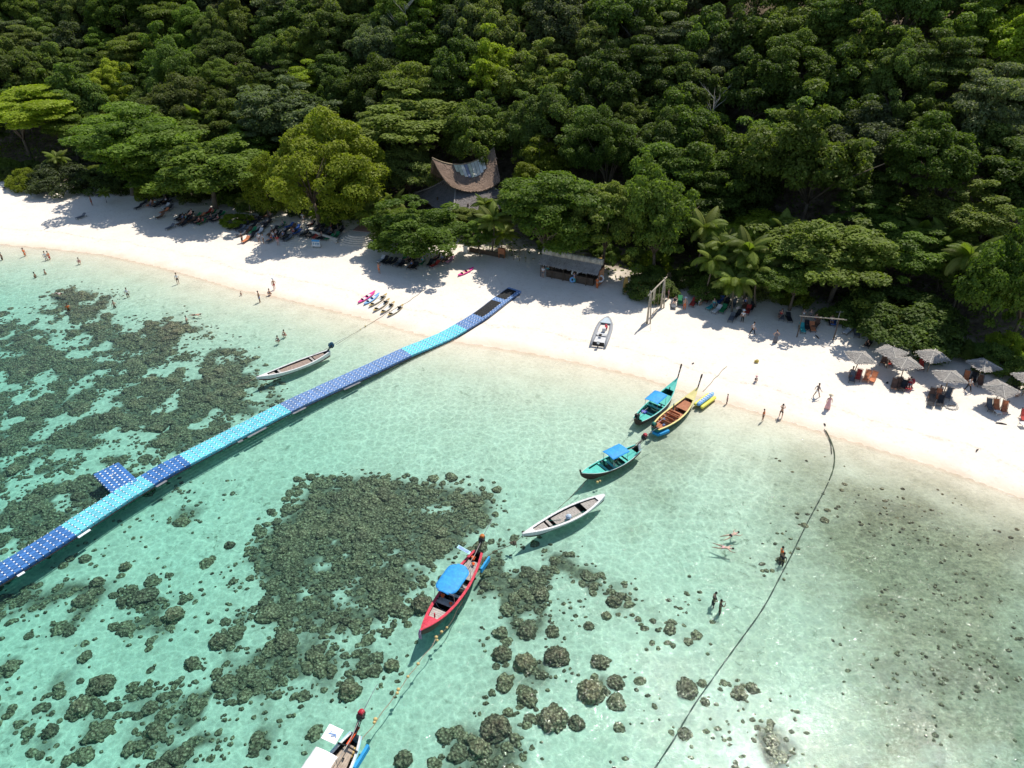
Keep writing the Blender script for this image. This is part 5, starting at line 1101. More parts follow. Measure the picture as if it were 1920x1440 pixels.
# swing frame
p0, p1 = ground(1213, 607), ground(1239, 578); sw = empty('swing_frame', (p0.x, p0.y, p0.z), math.atan2((p1 - p0).y, (p1 - p0).x), 'tall driftwood swing frame standing at the edge of the open sand', 'swing'); d = (p1 - p0).length; DRF = M('bleached driftwood', rgb(.40, .35, .28), .9, .3, 4, .4); Hs = zat(p0, 545) * .92
for x, nm in ((0, 'p'), (d, 'q')):
    b = MB(); b.tube([(x, 0, -.3), (x + .04, .03, Hs * .5), (x - .03, 0, Hs + .35)], [.16, .13, .1], 7); b.build('post', DRF, sw, True)
    b = MB(); b.tube([(x + .3, -.35, -.3), (x + .22, -.2, Hs * .5), (x + .05, -.05, Hs)], [.1, .09, .07], 6); b.build('brace', DRF, sw, True)
b = MB(); b.tube([(-.7, 0, Hs), (d / 2, 0, Hs + .1), (d + .8, 0, Hs + .15)], [.09, .1, .08], 7); b.build('crossbeam', DRF, sw, True)
b = MB(); b.grid(lambda u, v: (d * .35 + (.8 - .3 * v) * (u - .5), .25 * math.sin(u * 3), Hs - .1 - 1.6 * v), 4, 6); b.build('hanging_net', M('pale netting', rgb(.55, .5, .38), .9, .3), sw)
for x in (d * .4, d * .7): b = MB(); b.tube([(x, 0, Hs), (x, 0, .7)], .02, 4); b.build('swing_rope', ROPEL, sw)
b = MB(); b.box((d * .55, 0, .68), (d * .36, .25, .05)); b.build('swing_seat', DRF, sw)
b = MB(); b.tube([(0, 0, Hs - .1), (-1.6, -1.2, 0)], .015, 3); b.build('guy_rope', ROPEL, sw)
# goal-like frame with mast in the shade on the right
p0, p1 = ground(1494, 632), ground(1562, 638); fr_ = empty('pole_frame', (p0.x, p0.y, p0.z), math.atan2((p1 - p0).y, (p1 - p0).x), 'dark pole frame with a long pale crossbar over the right hand sunbeds', 'frame'); d = (p1 - p0).length; Hf = zat(p1, 598)
for x in (0, d): b = MB(); b.tube([(x, 0, -.3), (x + .03, 0, Hf)], [.08, .06], 6); b.build('post', DKW, fr_)
b = MB(); b.tube([(-.3, 0, Hf), (d + .9, .05, Hf + .06)], .07, 6); b.build('crossbar', M('bleached driftwood', rgb(.40, .35, .28)), fr_)
p = ground(1567, 612); b = MB(); b.tube([(0, 0, 0), (.05, 0, zat(p, 583))], [.07, .045], 6); b.tube([(-.5, 0, zat(p, 585)), (.5, 0, zat(p, 585))], .03, 4); o = b.build('lamp_mast', STEEL, None, loc=p); tag(o, 'thin pale mast standing behind the pole frame', 'mast')
# information sign
p = ground(594, 465); sg = empty('information_sign', p, R(-8), 'blue and white information sign standing on the sand in front of the crowded sunbeds', 'sign')
b = MB(); b.box((0, 0, .85), (1.35, .06, 1.1), 0, R(-12)); b.build('sign_panel', WHITEP, sg)
b = MB(); b.box((0, -.085, 1.26), (1.3, .02, .3), 0, R(-12)); b.build('sign_header', M('sign blue', rgb(.05, .28, .55), .5, .05), sg)
b = MB()
for k, x in enumerate((-.42, -.1, .2, .45)): b.box((x, -.04 + .02 * 0 - .0, .75), (.2, .08, .3), 0, R(-12))
b.build('sign_pictures', M('sign pictures', rgb(.22, .35, .45), .5, .5, 9), sg)
for x in (-.6, .6): b = MB(); b.tube([(x, .05, -.1), (x, .02, 1.2)], .03, 4); b.tube([(x, .5, -.1), (x, .05, 1.2)], .03, 4); b.build('sign_leg', DKW, sg)

# ------------------------------------------------------------ straw parasols
PGR = thatch_mat('sun bleached straw', (.34, .31, .28)); SPL = M('pale split bamboo', rgb(.58, .54, .47), .8, .15, 4)
def parasol_proto():
    root = empty('straw_parasol', (0, 0, 0)); w_ = 1.22; h_ = .54; zt_ = 2.75
    b = MB(); b.tube([(0, 0, -.2), (.02, 0, zt_ + .05)], .055, 6); b.build('pole', TANW, root)
    for k in range(4):
        rot = Matrix.Rotation(k * math.pi / 2, 3, 'Z')
        def fn(u, v): s_ = .02 + .98 * v; return rot @ Vector(((-1 + 2 * u) * w_ * s_, -w_ * s_, zt_ - h_ * s_ - .05 * math.sin(v * 3.1)))
        thatch(fn, 6, 6, 420, .26, PGR, 'straw_panel', root, .05, 60 + k)
        b = MB()
        for j in range(1, 8):
            v = j / 8 + .04; b.tube([Vector(fn(0, v)) + Vector((0, 0, .07)), Vector(fn(1, v)) + Vector((0, 0, .07))], .013, 3, False)
        for j in range(-3, 4):
            u0 = j / 4; pts = [Vector(fn(.5 + .5 * (u0 / s_) if abs(u0) < s_ else .5 + .5 * np.sign(u0), s_)) + Vector((0, 0, .075)) for s_ in np.linspace(max(abs(u0), .1), 1, 4)]; b.tube(pts, .012, 3, False)
        o = b.build('batten_lattice', SPL, root)
        b = MB(); b.tube([Vector(fn(0, v / 6)) + Vector((0, 0, .07)) for v in range(7)], .035, 5); b.build('hip_rib', SPL, root)
        b = MB(); b.tube([Vector((0, 0, zt_ - .9)), Vector(fn(.5, .6)) - Vector((0, 0, .05))], .022, 4); b.build('strut', TANW, root)
    return root
PAR = [(1601, 700, 'front left straw parasol with a leaning pole over a dark and a red chair', .25), (1662, 690, 'rear left shaggy straw parasol over dark sunbeds', .8), (1688, 712, 'straw parasol over the chair with the red beach bag', .25), (1738, 697, 'dim straw parasol between the front row and the massive dark shrub', .35), (1769, 738, 'straw parasol over three dark chairs near the sand ring', .15), (1831, 716, 'shaded straw parasol with a person walking before it', .5), (1862, 760, 'shaggy straw parasol over two orange chairs near the right edge', .7), (1916, 742, 'straw parasol cut by the right edge of the picture', .4)]
pp_ = parasol_proto()
for k, (px, py, lb, rz) in enumerate(PAR):
    o = pp_ if k == 0 else copy_tree(pp_); g_ = ground(px, py); o.location = g_; o.rotation_euler = (rnd.uniform(-.06, .06), rnd.uniform(-.06, .06), rz + math.atan2(g_.x, g_.y) * -.3); tag(o, lb, 'parasol', 'straw parasols on the right hand sand')

# ------------------------------------------------------------ sunbeds and deck chairs
FAB = {'black': M('black sling cloth', rgb(.025, .025, .03), .8, .4, 3), 'green': M('green sling cloth', rgb(.03, .22, .09), .8, .3, 3), 'red': M('red sling cloth', rgb(.42, .05, .04), .8, .3, 3), 'orange': M('orange sling cloth', rgb(.58, .20, .09), .8, .3, 3), 'white': M('white towel', rgb(.62, .62, .64), .8, .15, 3), 'blue': M('blue towel', rgb(.05, .12, .38), .8, .3, 3), 'brown': M('brown sling cloth', rgb(.17, .09, .06), .8, .4, 3), 'pink': M('pink towel', rgb(.6, .25, .32), .8, .3, 3), 'teal': M('teal towel', rgb(.04, .35, .36), .8, .3, 3), 'grey': M('grey sling cloth', rgb(.13, .14, .16), .8, .3, 3)}
FRD = M('dark chair timber', rgb(.05, .032, .022), .7, .4, 5)
def chair_proto():
    r = empty('deck_chair'); 
    b = MB(); b.slab(lambda u, v: (.1 + .78 * u, (-1 + 2 * v) * .26, .34 - .05 * math.sin(math.pi * u)), 4, 2, .03); b.build('seat', FAB['black'], r)
    b = MB(); b.slab(lambda u, v: (.1 - .62 * u, (-1 + 2 * v) * .26, .34 + .62 * u - .04 * math.sin(math.pi * u)), 4, 2, .03); b.build('backrest', FAB['black'], r)
    b = MB(); [b.tube([(.95, y, .36), (.1, y, .33), (-.56, y, 1.02)], .025, 4) for y in (-.3, .3)]; [b.tube([(x, -.3, z), (x, .3, z)], .022, 4) for x, z in ((.95, .36), (-.56, 1.02), (.1, .31))]; b.build('frame', FRD, r)
    for x, y in ((.85, -.3), (.85, .3), (-.1, -.3), (-.1, .3)): b = MB(); b.tube([(x, y, .35), (x - .05, y, -.05)], .022, 4); b.build('leg', FRD, r)
    return r
def bed_proto():
    r = empty('sunbed')
    b = MB(); b.slab(lambda u, v: (1.25 * u - .1, (-1 + 2 * v) * .3, .33), 3, 2, .06); b.build('mattress', FAB['black'], r)
    b = MB(); b.slab(lambda u, v: (-.1 - .6 * u, (-1 + 2 * v) * .3, .33 + .38 * u), 2, 2, .06); b.build('backrest', FAB['black'], r)
    b = MB(); [b.tube([(1.2, y, .27), (-.7, y, .27)], .025, 4) for y in (-.32, .32)]; b.build('frame', FRD, r)
    for x, y in ((1.1, -.3), (1.1, .3), (-.6, -.3), (-.6, .3)): b = MB(); b.tube([(x, y, .28), (x, y, -.05)], .025, 4); b.build('leg', FRD, r)
    return r
CP, BP = chair_proto(), bed_proto(); used = {'c': False, 'b': False}
SEA = math.atan2(-.9, -.43)
def seat(kind, pos, rz, col, label, group, frame=None):
    if kind == 'c': o = CP if not used['c'] else copy_tree(CP)
    else: o = BP if not used['b'] else copy_tree(BP)
    used[kind] = True; o.location = pos; o.rotation_euler = (0, 0, rz)
    for ch in o.children:
        nm = ch.name.split('.')[0]
        if nm in ('seat', 'backrest', 'mattress'): ch.material_slots[0].link = 'OBJECT'; ch.material_slots[0].material = FAB[col]
        elif frame: ch.material_slots[0].link = 'OBJECT'; ch.material_slots[0].material = frame
    tag(o, label, 'deck chair' if kind == 'c' else 'sunbed', group); return o
ORF = M('orange brown varnish', rgb(.46, .17, .075)); GR = 'deck chairs under the straw parasols'
for px, py, col, lb, fr2 in [(1596, 712, 'grey', 'dark deck chair under the front left parasol', None), (1608, 709, 'red', 'red deck chair beside the dark one under the front left parasol', None), (1624, 711, 'orange', 'orange deck chair left of its twin between two parasols', ORF), (1636, 713, 'orange', 'orange deck chair right of its twin between two parasols', ORF),
                        (1675, 727, 'brown', 'brown deck chair at the left of the group below the second front parasol', None), (1685, 725, 'brown', 'brown deck chair in the middle below the second front parasol', None), (1692, 729, 'black', 'black deck chair beside the red bag', None), (1703, 727, 'red', 'bright red deck chair with towels below the second front parasol', M('red engine cover', rgb(.42, .02, .04))),
                        (1745, 745, 'brown', 'plum coloured chair, left of three near the sand ring', None), (1758, 746, 'orange', 'middle chair of three with an orange towel near the sand ring', None), (1776, 744, 'grey', 'grey chair on the right of three near the sand ring', None), (1744, 757, 'black', 'low dark stool chair before the left of the three chairs', None), (1761, 758, 'black', 'low dark stool chair before the middle chair', None),
                        (1853, 765, 'grey', 'grey draped chair left of the two orange ones near the right edge', None), (1866, 766, 'orange', 'left orange chair below the shaggy parasol near the right edge', None), (1881, 769, 'orange', 'right orange chair below the shaggy parasol near the right edge', None), (1917, 785, 'red', 'red chair cut by the right edge', None),
                        (1656, 680, 'brown', 'brown chair under the rear left parasol', None), (1668, 682, 'red', 'reddish chair under the rear left parasol', None), (1725, 690, 'red', 'red chair in the deep shade before the massive shrub', None), (1810, 712, 'orange', 'orange chair left under the shaded parasol', None), (1823, 714, 'black', 'black chair under the shaded parasol', None), (1836, 720, 'brown', 'brown chair right under the shaded parasol', None),
                        (1871, 668, 'white', 'white chair in a patch of sun behind the parasols', None), (1884, 671, 'orange', 'salmon chair in a patch of sun behind the parasols', ORF), (1900, 728, 'black', 'black chair near the seated person at the right edge', None)]:
    seat('c', ground(px, py), SEA + rnd.uniform(-.2, .2), col, lb, GR, fr2)
GR2 = 'sunbeds in the shade on the right of the beach'
for px, py, col, lb in [(1464, 595, 'grey', 'striped grey sunbed left of the thin forked tree'), (1478, 598, 'black', 'black sunbed touching the striped grey one'), (1590, 622, 'white', 'white sided sunbed right of the pole frame'), (1605, 626, 'grey', 'grey sunbed beside the white sided one'), (1503, 618, 'teal', 'teal sunbed inside the pole frame'), (1512, 613, 'black', 'black sunbed in the middle of the pole frame'), (1522, 616, 'orange', 'orange sunbed in the pole frame'), (1530, 610, 'brown', 'brown sunbed right inside the pole frame'), (1556, 603, 'black', 'black sunbed behind the pole frame post'), (1565, 606, 'blue', 'blue sunbed behind the pole frame post'),
                        (1335, 577, 'teal', 'teal towel sunbed under the palm clump'), (1345, 583, 'white', 'half white sunbed lying forward under the palm clump'), (1356, 582, 'green', 'green sunbed lying forward under the palm clump'), (1326, 563, 'brown', 'brown sunbed behind the teal towel one'), (1350, 566, 'blue', 'blue sunbed in the second row under the palms'), (1362, 570, 'black', 'black sunbed in the second row under the palms'), (1375, 572, 'grey', 'grey sunbed left of the standing man in white'), (1383, 592, 'black', 'black sunbed right before the man in white'), (1396, 575, 'brown', 'long brown bench bed with a white edge'), (1402, 584, 'red', 'red sunbed next to the brown bench bed'), (1409, 578, 'black', 'black sunbed at the right end of the palm group'), (1372, 598, 'grey', 'grey sunbed in front of the palm group beside the man in white'),
                        (1262, 573, 'grey', 'grey sunbed beside the swing frame'), (1275, 566, 'green', 'dark green sunbed behind the woman in orange'), (1300, 570, 'red', 'red sunbed between the swing and the palms'), (1312, 566, 'black', 'black sunbed between the swing and the palms'), (1628, 646, 'black', 'black sunbed against the foot of the massive shrub'), (1875, 700, 'blue', 'blue sunbed with seated people at the right edge'), (1890, 697, 'black', 'black sunbed behind the parasols at the right edge')]:
    seat('b', ground(px, py), SEA + rnd.uniform(-.35, .35), col, lb, GR2)
# crowded sunbeds on the left: rows of black beds with towels
def inpoly(p, poly):
    c = False
    for (x1, y1), (x2, y2) in zip(poly, poly[1:] + poly[:1]):
        if (y1 > p[1]) != (y2 > p[1]) and p[0] < (x2 - x1) * (p[1] - y1) / (y2 - y1) + x1: c = not c
    return c
CR = [([(258, 378), (330, 378), (335, 392), (300, 396), (256, 390)], 'in the sunbed cluster under the first broad tree'), ([(335, 405), (400, 398), (425, 402), (420, 416), (340, 424)], 'in the sunbed cluster below the forked trunk'),
      ([(430, 425), (500, 402), (520, 418), (560, 424), (555, 446), (520, 455), (440, 440)], 'in the left half of the big sunbed crowd'), ([(560, 424), (640, 420), (648, 436), (600, 450), (557, 447)], 'in the right half of the big sunbed crowd'), ([(700, 482), (780, 486), (845, 482), (860, 494), (800, 504), (720, 498)], 'in the sunbed row under the glossy spreading tree')]
LOOKC = {'black': 'black', 'green': 'green', 'red': 'red', 'orange': 'orange', 'blue': 'blue', 'grey': 'grey', 'white': 'white towelled', 'pink': 'pink towelled', 'brown': 'brown'}
ORD = ['first', 'second', 'third', 'fourth', 'fifth', 'sixth', 'seventh', 'eighth', 'ninth', 'tenth', 'eleventh', 'twelfth', 'thirteenth', 'fourteenth', 'fifteenth', 'sixteenth', 'seventeenth', 'eighteenth', 'nineteenth', 'twentieth'] + ['twenty-' + q for q in ('first', 'second', 'third', 'fourth', 'fifth', 'sixth', 'seventh', 'eighth', 'ninth')] + ['thirtieth'] * 30
seatlog = {}; spots = []
u_ = Vector((.905, -.425, 0)); v_ = Vector((.425, .905, 0))
for poly, where in CR:
    xs = [p[0] for p in poly]; ys = [p[1] for p in poly]; o0 = ground(sum(xs) / len(xs), sum(ys) / len(ys))
    for i in range(-22, 23):
        for j in range(-9, 10):
            p = o0 + u_ * i * .78 + v_ * j * 1.95; p.x += rnd.uniform(-.1, .1); p.y += rnd.uniform(-.25, .25); p.z = hz(p.x, p.y); q = proj(p)
            if inpoly(q, poly) and rnd.random() < .74:
                col = rnd.choices(list(LOOKC), [.56, .07, .05, .03, .03, .13, .03, .01, .09])[0]; seatlog.setdefault((col, where), []).append((p, q)); spots.append((p, q, where))
for (col, where), l in seatlog.items():
    l.sort(key=lambda e: e[1][0])
    for k, (p, q) in enumerate(l):
        tail = '' if len(l) == 1 else ('leftmost ' if k == 0 else 'rightmost ' if k == len(l) - 1 else ORD[k] + ' ')
        seat('b', p, SEA + rnd.uniform(-.25, .25), col, tail + LOOKC[col] + ' sunbed ' + ('' if k in (0, len(l) - 1) else 'from the left ') + where, 'crowded sunbeds on the left of the beach')
print('left beds', len(spots))
for px, py, lb, col in [(303, 408, 'lone dark sunbed before the left cluster', 'brown'), (322, 428, 'lone grey sunbed furthest down the sand on the left', 'grey'), (311, 398, 'orange towelled sunbed beside the left cluster', 'orange'), (463, 452, 'sunbed heaped with orange vests', 'orange'), (620, 448, 'green sunbed behind the information sign', 'green'), (632, 444, 'bright green sunbed near the curved steps', 'green'), (190, 366, 'dark sunbed in the tree shade at the far left', 'black'), (155, 408, 'low dark mat on the sand at the far left', 'grey'), (18, 352, 'small dark sunbed at the left end of the beach', 'black')]:
    seat('b', ground(px, py), SEA + rnd.uniform(-.3, .3), col, lb, 'single sunbeds on the left sand')
# small things
p = ground(1783, 762); r_ = empty('sand_ring', p, 0, 'ring of pale stones and sticks on the sand right of three chairs', 'stone ring')
for k in range(14):
    a_ = k / 14 * 6.283; b = MB(); b.ball((.62 * math.cos(a_), .62 * math.sin(a_), .04), (.17, .15, .1), 6, 4); b.build('stone', M('pale step stone', rgb(.58, .53, .46)), r_)
b = MB(); b.tube([(-.4, 0, .08), (.4, .1, .1)], .03, 4); b.tube([(-.2, .3, .08), (.3, -.2, .1)], .03, 4); b.build('stick', TANW, r_)
p = ground(1869, 778); b = MB(); b.slab(lambda u, v: (-.3 + .6 * u, -.3 + .6 * v, .45), 1, 1, .04); [b.tube([(x_, y_, 0), (x_ * .9, y_ * .9, .44)], .02, 4) for x_ in (-.27, .27) for y_ in (-.27, .27)]; o = b.build('plastic_table', WHITEP, None, loc=p); tag(o, 'small white plastic table before the two orange chairs', 'table')
p = ground(1916, 800); b = MB(); b.slab(lambda u, v: (-.3 + .6 * u, -.3 + .6 * v, .45), 1, 1, .04); [b.tube([(x_, y_, 0), (x_ * .9, y_ * .9, .44)], .02, 4) for x_ in (-.27, .27) for y_ in (-.27, .27)]; o = b.build('plastic_table', WHITEP, None, loc=p); tag(o, 'white plastic table at the right edge below the red chair', 'table')
def bag(px, py, m, label, s_=.3, z=0):
    p = ground(px, py); b = MB(); b.ball((0, 0, s_ * .6), (s_, s_ * .7, s_ * .65), 8, 5); b.ball((s_ * .5, .05, s_ * .9), (s_ * .5, s_ * .4, s_ * .4), 6, 4); b.torus((0, 0, s_ * 1.2), s_ * .35, .025, 10, 4, Euler((R(90), 0, .3)).to_matrix()); o = b.build('beach_bag', m, None, True, loc=(p.x, p.y, p.z + z)); tag(o, label, 'bag')
bag(1706, 724, M('red engine cover', rgb(.42, .02, .04)), 'big bright red beach bag on the chair below the second front parasol', .45, .3); bag(1598, 612, M('yellow cloth', rgb(.75, .42, .03), .8), 'yellow bag beyond the white sided sunbed', .35, .3); bag(1352, 548, VEST, 'orange red bag hanging under the palm clump', .4, .7); bag(1375, 553, M('bright green ball', rgb(.05, .6, .12), .5), 'bright green bundle under the palm clump', .33, .8)
bag(1663, 719, BLACKM, 'little black bag left of the brown chairs', .16); bag(1418, 680, M('dry leaf', rgb(.5, .38, .1), .9), 'dry yellow branch heap at the edge of the tree shade', .3); bag(1382, 585, M('light tarp', rgb(.6, .5, .45), .8), 'pale folded tarp on the long brown bench', .3, .4)
for k, (px, py, l_, lb) in enumerate([(1877, 795, 1.0, 'short dark plank on the sand near the right edge'), (1832, 845, .5, 'small dark twig on the open sand at the right'), (1532, 632, .9, 'dark plank between the pole frame posts'), (690, 462, 1.2, 'pale pole lying beside the curved steps'), (1299, 682, .3, 'tiny dark pebble on the sand above the beached boats'), (1546, 797, .4, 'dark stake at the upper end of the hose'), (780, 505, .3, 'small dark item on the sand below the glossy tree')]):
    p = ground(px, py); b = MB(); b.tube([(-l_ / 2, 0, .06), (0, .03, .09), (l_ / 2, .0, .05)], [.06, .08, .05], 5); o = b.build('driftwood', DARKW, None, loc=p, rot=(0, 0, -.3 + k)); tag(o, lb, 'driftwood')

# ------------------------------------------------------------ people
def skinned(name, joints, edges, sub=1):
    bm = bmesh.new(); ly = bm.verts.layers.skin.verify(); vs_ = []
    for k, (co, r) in enumerate(joints):
        v = bm.verts.new(co); r = r if hasattr(r, '__len__') else (r, r); v[ly].radius = r; v[ly].use_root = (k == 0); vs_.append(v)
    for a, b_ in edges: bm.edges.new((vs_[a], vs_[b_]))
    me = bpy.data.meshes.new(name + '_raw'); bm.to_mesh(me); bm.free(); o = bpy.data.objects.new('tmp', me); C.objects.link(o)
    m = o.modifiers.new('s', 'SKIN'); m.branch_smoothing = .6; m2 = o.modifiers.new('u', 'SUBSURF'); m2.levels = sub
    dg = bpy.context.evaluated_depsgraph_get(); out = bpy.data.meshes.new_from_object(o.evaluated_get(dg)); out.name = name
    bpy.data.objects.remove(o); bpy.data.meshes.remove(me); out.polygons.foreach_set('use_smooth', [True] * len(out.polygons)); return out
def pose(name, pelvis=(0, 0, .95), lean=(0, 0), legs=None, arms=None, headd=(0, 0, 1)):
    P = Vector(pelvis); up_ = Vector((lean[0], lean[1], 1)).normalized(); ch = P + up_ * .30; nk = P + up_ * .52; hd = Vector(headd).normalized(); side = Vector((0, 1, 0))
    J = [(P, (.15, .11)), (P + up_ * .15, (.13, .10)), (ch, (.165, .11)), (nk, (.07, .07)), (nk + hd * .13, (.085, .095)), (nk + hd * .25, (.075, .085))]; E = [(0, 1), (1, 2), (2, 3), (3, 4), (4, 5)]
    for k, sd in enumerate((-1, 1)):
        hip, kn, an_, toe = legs[k]; i = len(J); J += [(P + side * sd * .10 + Vector((0, 0, -.06)), .10), (Vector(kn), .062), (Vector(an_), .042), (Vector(toe), .035)]; E += [(0, i), (i, i + 1), (i + 1, i + 2), (i + 2, i + 3)]
        el, wr, fi = arms[k]; i = len(J); sh_ = ch + up_ * .12 + side * sd * .19; J += [(sh_, .058), (Vector(el), .042), (Vector(wr), .030), (Vector(fi), .034)]; E += [(2, i), (i, i + 1), (i + 1, i + 2), (i + 2, i + 3)]
    body = skinned('body', J, E)
    Jt = [(P + up_ * .02, (.165, .13)), (P + up_ * .16, (.15, .12)), (ch + up_ * .02, (.185, .13)), (P + up_ * .43, (.10, .09))]; Et = [(0, 1), (1, 2), (2, 3)]
    for k, sd in enumerate((-1, 1)):
        sh_ = ch + up_ * .12 + side * sd * .19; el = Vector(arms[k][0]); i = len(Jt); Jt += [(sh_, .072), (sh_.lerp(el, .6), .062)]; Et += [(2, i), (i, i + 1)]
    top = skinned('shirt', Jt, Et)
    Jb = [(P + up_ * .05, (.165, .125)), (P - Vector((0, 0, .02)), (.17, .135))]; Eb = [(0, 1)]; Jk = list(Jb); Ek = [(0, 1)]
    for k, sd in enumerate((-1, 1)):
        hip = P + side * sd * .10 + Vector((0, 0, -.06)); kn = Vector(legs[k][1]); i = len(Jb); Jb += [(hip, .115), (hip.lerp(kn, .65), .095)]; Eb += [(1, i), (i, i + 1)]
        an_ = Vector(legs[k][2]); Jk += [(hip, .11), (kn, .075), (kn.lerp(an_, .9), .06)]; j = len(Jk) - 3; Ek += [(1, j), (j, j + 1), (j + 1, j + 2)]
    hb_ = nk + hd * .235; b = MB(); b.ball(hb_ + Vector((-.025, 0, .02)), (.105, .10, .115), 10, 6); hair = b.mesh('hair', True)
    b = MB(); b.lathe([(.24, 0), (.245, .015), (.12, .03), (.11, .11), (.04, .13)], 12, hb_ + Vector((0, 0, .05))); hat = b.mesh('hat', True)
    b = MB(); fc = nk + hd * .2; b.ball(fc + Vector((.09, 0, 0)), (.022, .016, .025), 5, 4); nose = b.mesh('nose', True)
    return {'body': body, 'shirt': top, 'shorts': skinned('shorts', Jb, Eb), 'trousers': skinned('trousers', Jk, Ek), 'hair': hair, 'hat': hat, 'nose': nose, 'P': P}
def legs_(a, b_, z=.95, sp=.11): # stride amounts front/back
    o = []
    for sd, t in ((-1, a), (1, b_)): o.append((0, (t * .5 + .04, sd * sp, z * .5), (t, sd * (sp + .01), .07), (t + .14, sd * (sp + .02), .03)))
    return o
ARMD = lambda f=0: [((.0 - f * .12, -.27, 1.12), (.06 - f * .25, -.29, .88), (.10 - f * .3, -.28, .80)), ((.0 + f * .12, .27, 1.12), (.06 + f * .25, .29, .88), (.10 + f * .3, .28, .80))]
POSE = {'stand': pose('stand', legs=legs_(0, .02), arms=ARMD()), 'walk': pose('walk', lean=(.06, 0), legs=legs_(.32, -.3), arms=ARMD(-1)),
        'photo': pose('photo', legs=legs_(.0, .05, sp=.14), arms=[((.22, -.25, 1.25), (.32, -.08, 1.48), (.33, -.04, 1.52)), ((.22, .25, 1.25), (.32, .08, 1.48), (.33, .04, 1.52))]),
        'hips': pose('hips', legs=legs_(.0, .0, sp=.13), arms=[((-.08, -.38, 1.15), (.05, -.2, .98), (.1, -.17, .97)), ((-.08, .38, 1.15), (.05, .2, .98), (.1, .17, .97))]),
        'wave': pose('wave', legs=legs_(0, .03), arms=[((.02, -.3, 1.6), (.04, -.34, 1.85), (.04, -.34, 1.93)), ARMD()[1]]),
        'crouch': pose('crouch', (0, 0, .28), (.5, 0), [(0, (.36, -.14, .42), (.22, -.14, .06), (.36, -.14, .03)), (0, (.36, .14, .42), (.22, .14, .06), (.36, .14, .03))], [((.3, -.25, .45), (.5, -.12, .3), (.55, -.1, .26)), ((.3, .25, .45), (.5, .12, .3), (.55, .1, .26))]),
        'sit': pose('sit', (0, 0, .48), (-.45, 0), [(0, (.42, -.12, .52), (.86, -.12, .44), (.90, -.12, .54)), (0, (.42, .12, .52), (.86, .12, .44), (.90, .12, .54))], [((-.1, -.28, .72), (.14, -.26, .6), (.2, -.24, .58)), ((-.1, .28, .72), (.14, .26, .6), (.2, .24, .58))])}
def swimpose():
    J = [((0, 0, 0), (.14, .10)), ((.16, 0, .02), (.12, .09)), ((.32, 0, .04), (.16, .10)), ((.52, 0, .05), (.06, .06)), ((.64, 0, .07), (.085, .09)), ((.76, 0, .06), (.07, .075)),
         ((-.08, -.1, -.02), .09), ((-.48, -.16, -.06), .06), ((-.86, -.2, -.04), .042), ((-1.02, -.22, -.05), .03), ((-.08, .1, -.02), .09), ((-.48, .18, -.02), .06), ((-.84, .3, -.08), .042), ((-1.0, .34, -.08), .03),
         ((.40, -.18, .03), .055), ((.62, -.34, .0), .04), ((.86, -.3, -.03), .03), ((.95, -.28, -.03), .03), ((.40, .18, .03), .055), ((.5, .42, -.03), .04), ((.72, .46, -.05), .03), ((.8, .45, -.05), .03)]
    E = [(0, 1), (1, 2), (2, 3), (3, 4), (4, 5), (0, 6), (6, 7), (7, 8), (8, 9), (0, 10), (10, 11), (11, 12), (12, 13), (2, 14), (14, 15), (15, 16), (16, 17), (2, 18), (18, 19), (19, 20), (20, 21)]
    body = skinned('body', J, E); b = MB(); b.ball((.72, 0, .10), (.11, .10, .09), 9, 6); hair = b.mesh('hair', True); sh_ = skinned('shorts', [((.06, 0, 0), (.16, .12)), ((-.04, 0, 0), (.16, .12)), ((-.1, -.1, -.02), .105), ((-.25, -.13, -.03), .09), ((-.1, .1, -.02), .105), ((-.25, .14, -.03), .09)], [(0, 1), (1, 2), (2, 3), (1, 4), (4, 5)])
    top = skinned('shirt', [((.1, 0, .02), (.14, .11)), ((.33, 0, .045), (.18, .12)), ((.45, 0, .05), (.11, .09))], [(0, 1), (1, 2)]); b = MB(); b.ball((.7, 0, -.03), .02, 5, 3); return {'body': body, 'hair': hair, 'shorts': sh_, 'shirt': top, 'nose': b.mesh('nose'), 'P': Vector((0, 0, 0))}
POSE['swim'] = swimpose()
CL = {'skin': M('tanned skin', rgb(.50, .29, .20), .6, .1), 'skind': M('dark tanned skin', rgb(.28, .16, .10), .6, .1), 'skinl': M('fair skin', rgb(.55, .36, .28), .6, .1), 'hair': M('dark hair', rgb(.02, .015, .012), .7, .2)}
for n_, c_ in dict(white=(.7, .7, .7), black=(.02, .02, .022), red=(.5, .03, .03), orange=(.75, .16, .03), pink=(.75, .42, .42), blue=(.08, .2, .45), grey=(.15, .15, .17), teal=(.05, .4, .42), yellow=(.7, .55, .1), green=(.05, .3, .1), straw=(.6, .5, .35)).items(): CL[n_] = M('cloth ' + n_, rgb(*c_), .8, .15, 6)
def person(ps, loc, rz, label, shirt=None, low='shorts', lowc='black', skin='skin', hat=None, hair='hair', sc=1., group=None, dress=None):
    o = empty('person', loc, rz, label, 'person', group, sc); q = POSE[ps]
    def pt_(n, m, nm=None):
        me = q[n]; ob = bpy.data.objects.new(nm or n, me); C.objects.link(ob); ob.parent = o
        if not me.materials: me.materials.append(m)
        ob.material_slots[0].link = 'OBJECT'; ob.material_slots[0].material = m; return ob
    pt_('body', CL[skin]); pt_('hair', CL[hair]); pt_('nose', CL[skin])
    if shirt: pt_('shirt', CL[shirt])
    if low and low in q: pt_(low, CL[lowc])
    if hat and 'hat' in q: pt_('hat', CL[hat])
    if dress:
        b = MB(); b.lathe([(.30, .12), (.25, .5), (.165, .95), (.15, 1.1), (.17, 1.3), (.08, 1.42)], 12); ob = b.build('dress', CL[dress], o, True)
    return o
def stand(px, py, ps, rz, label, **k): return person(ps, ground(px, py), rz, label, **k)
S_ = SEA
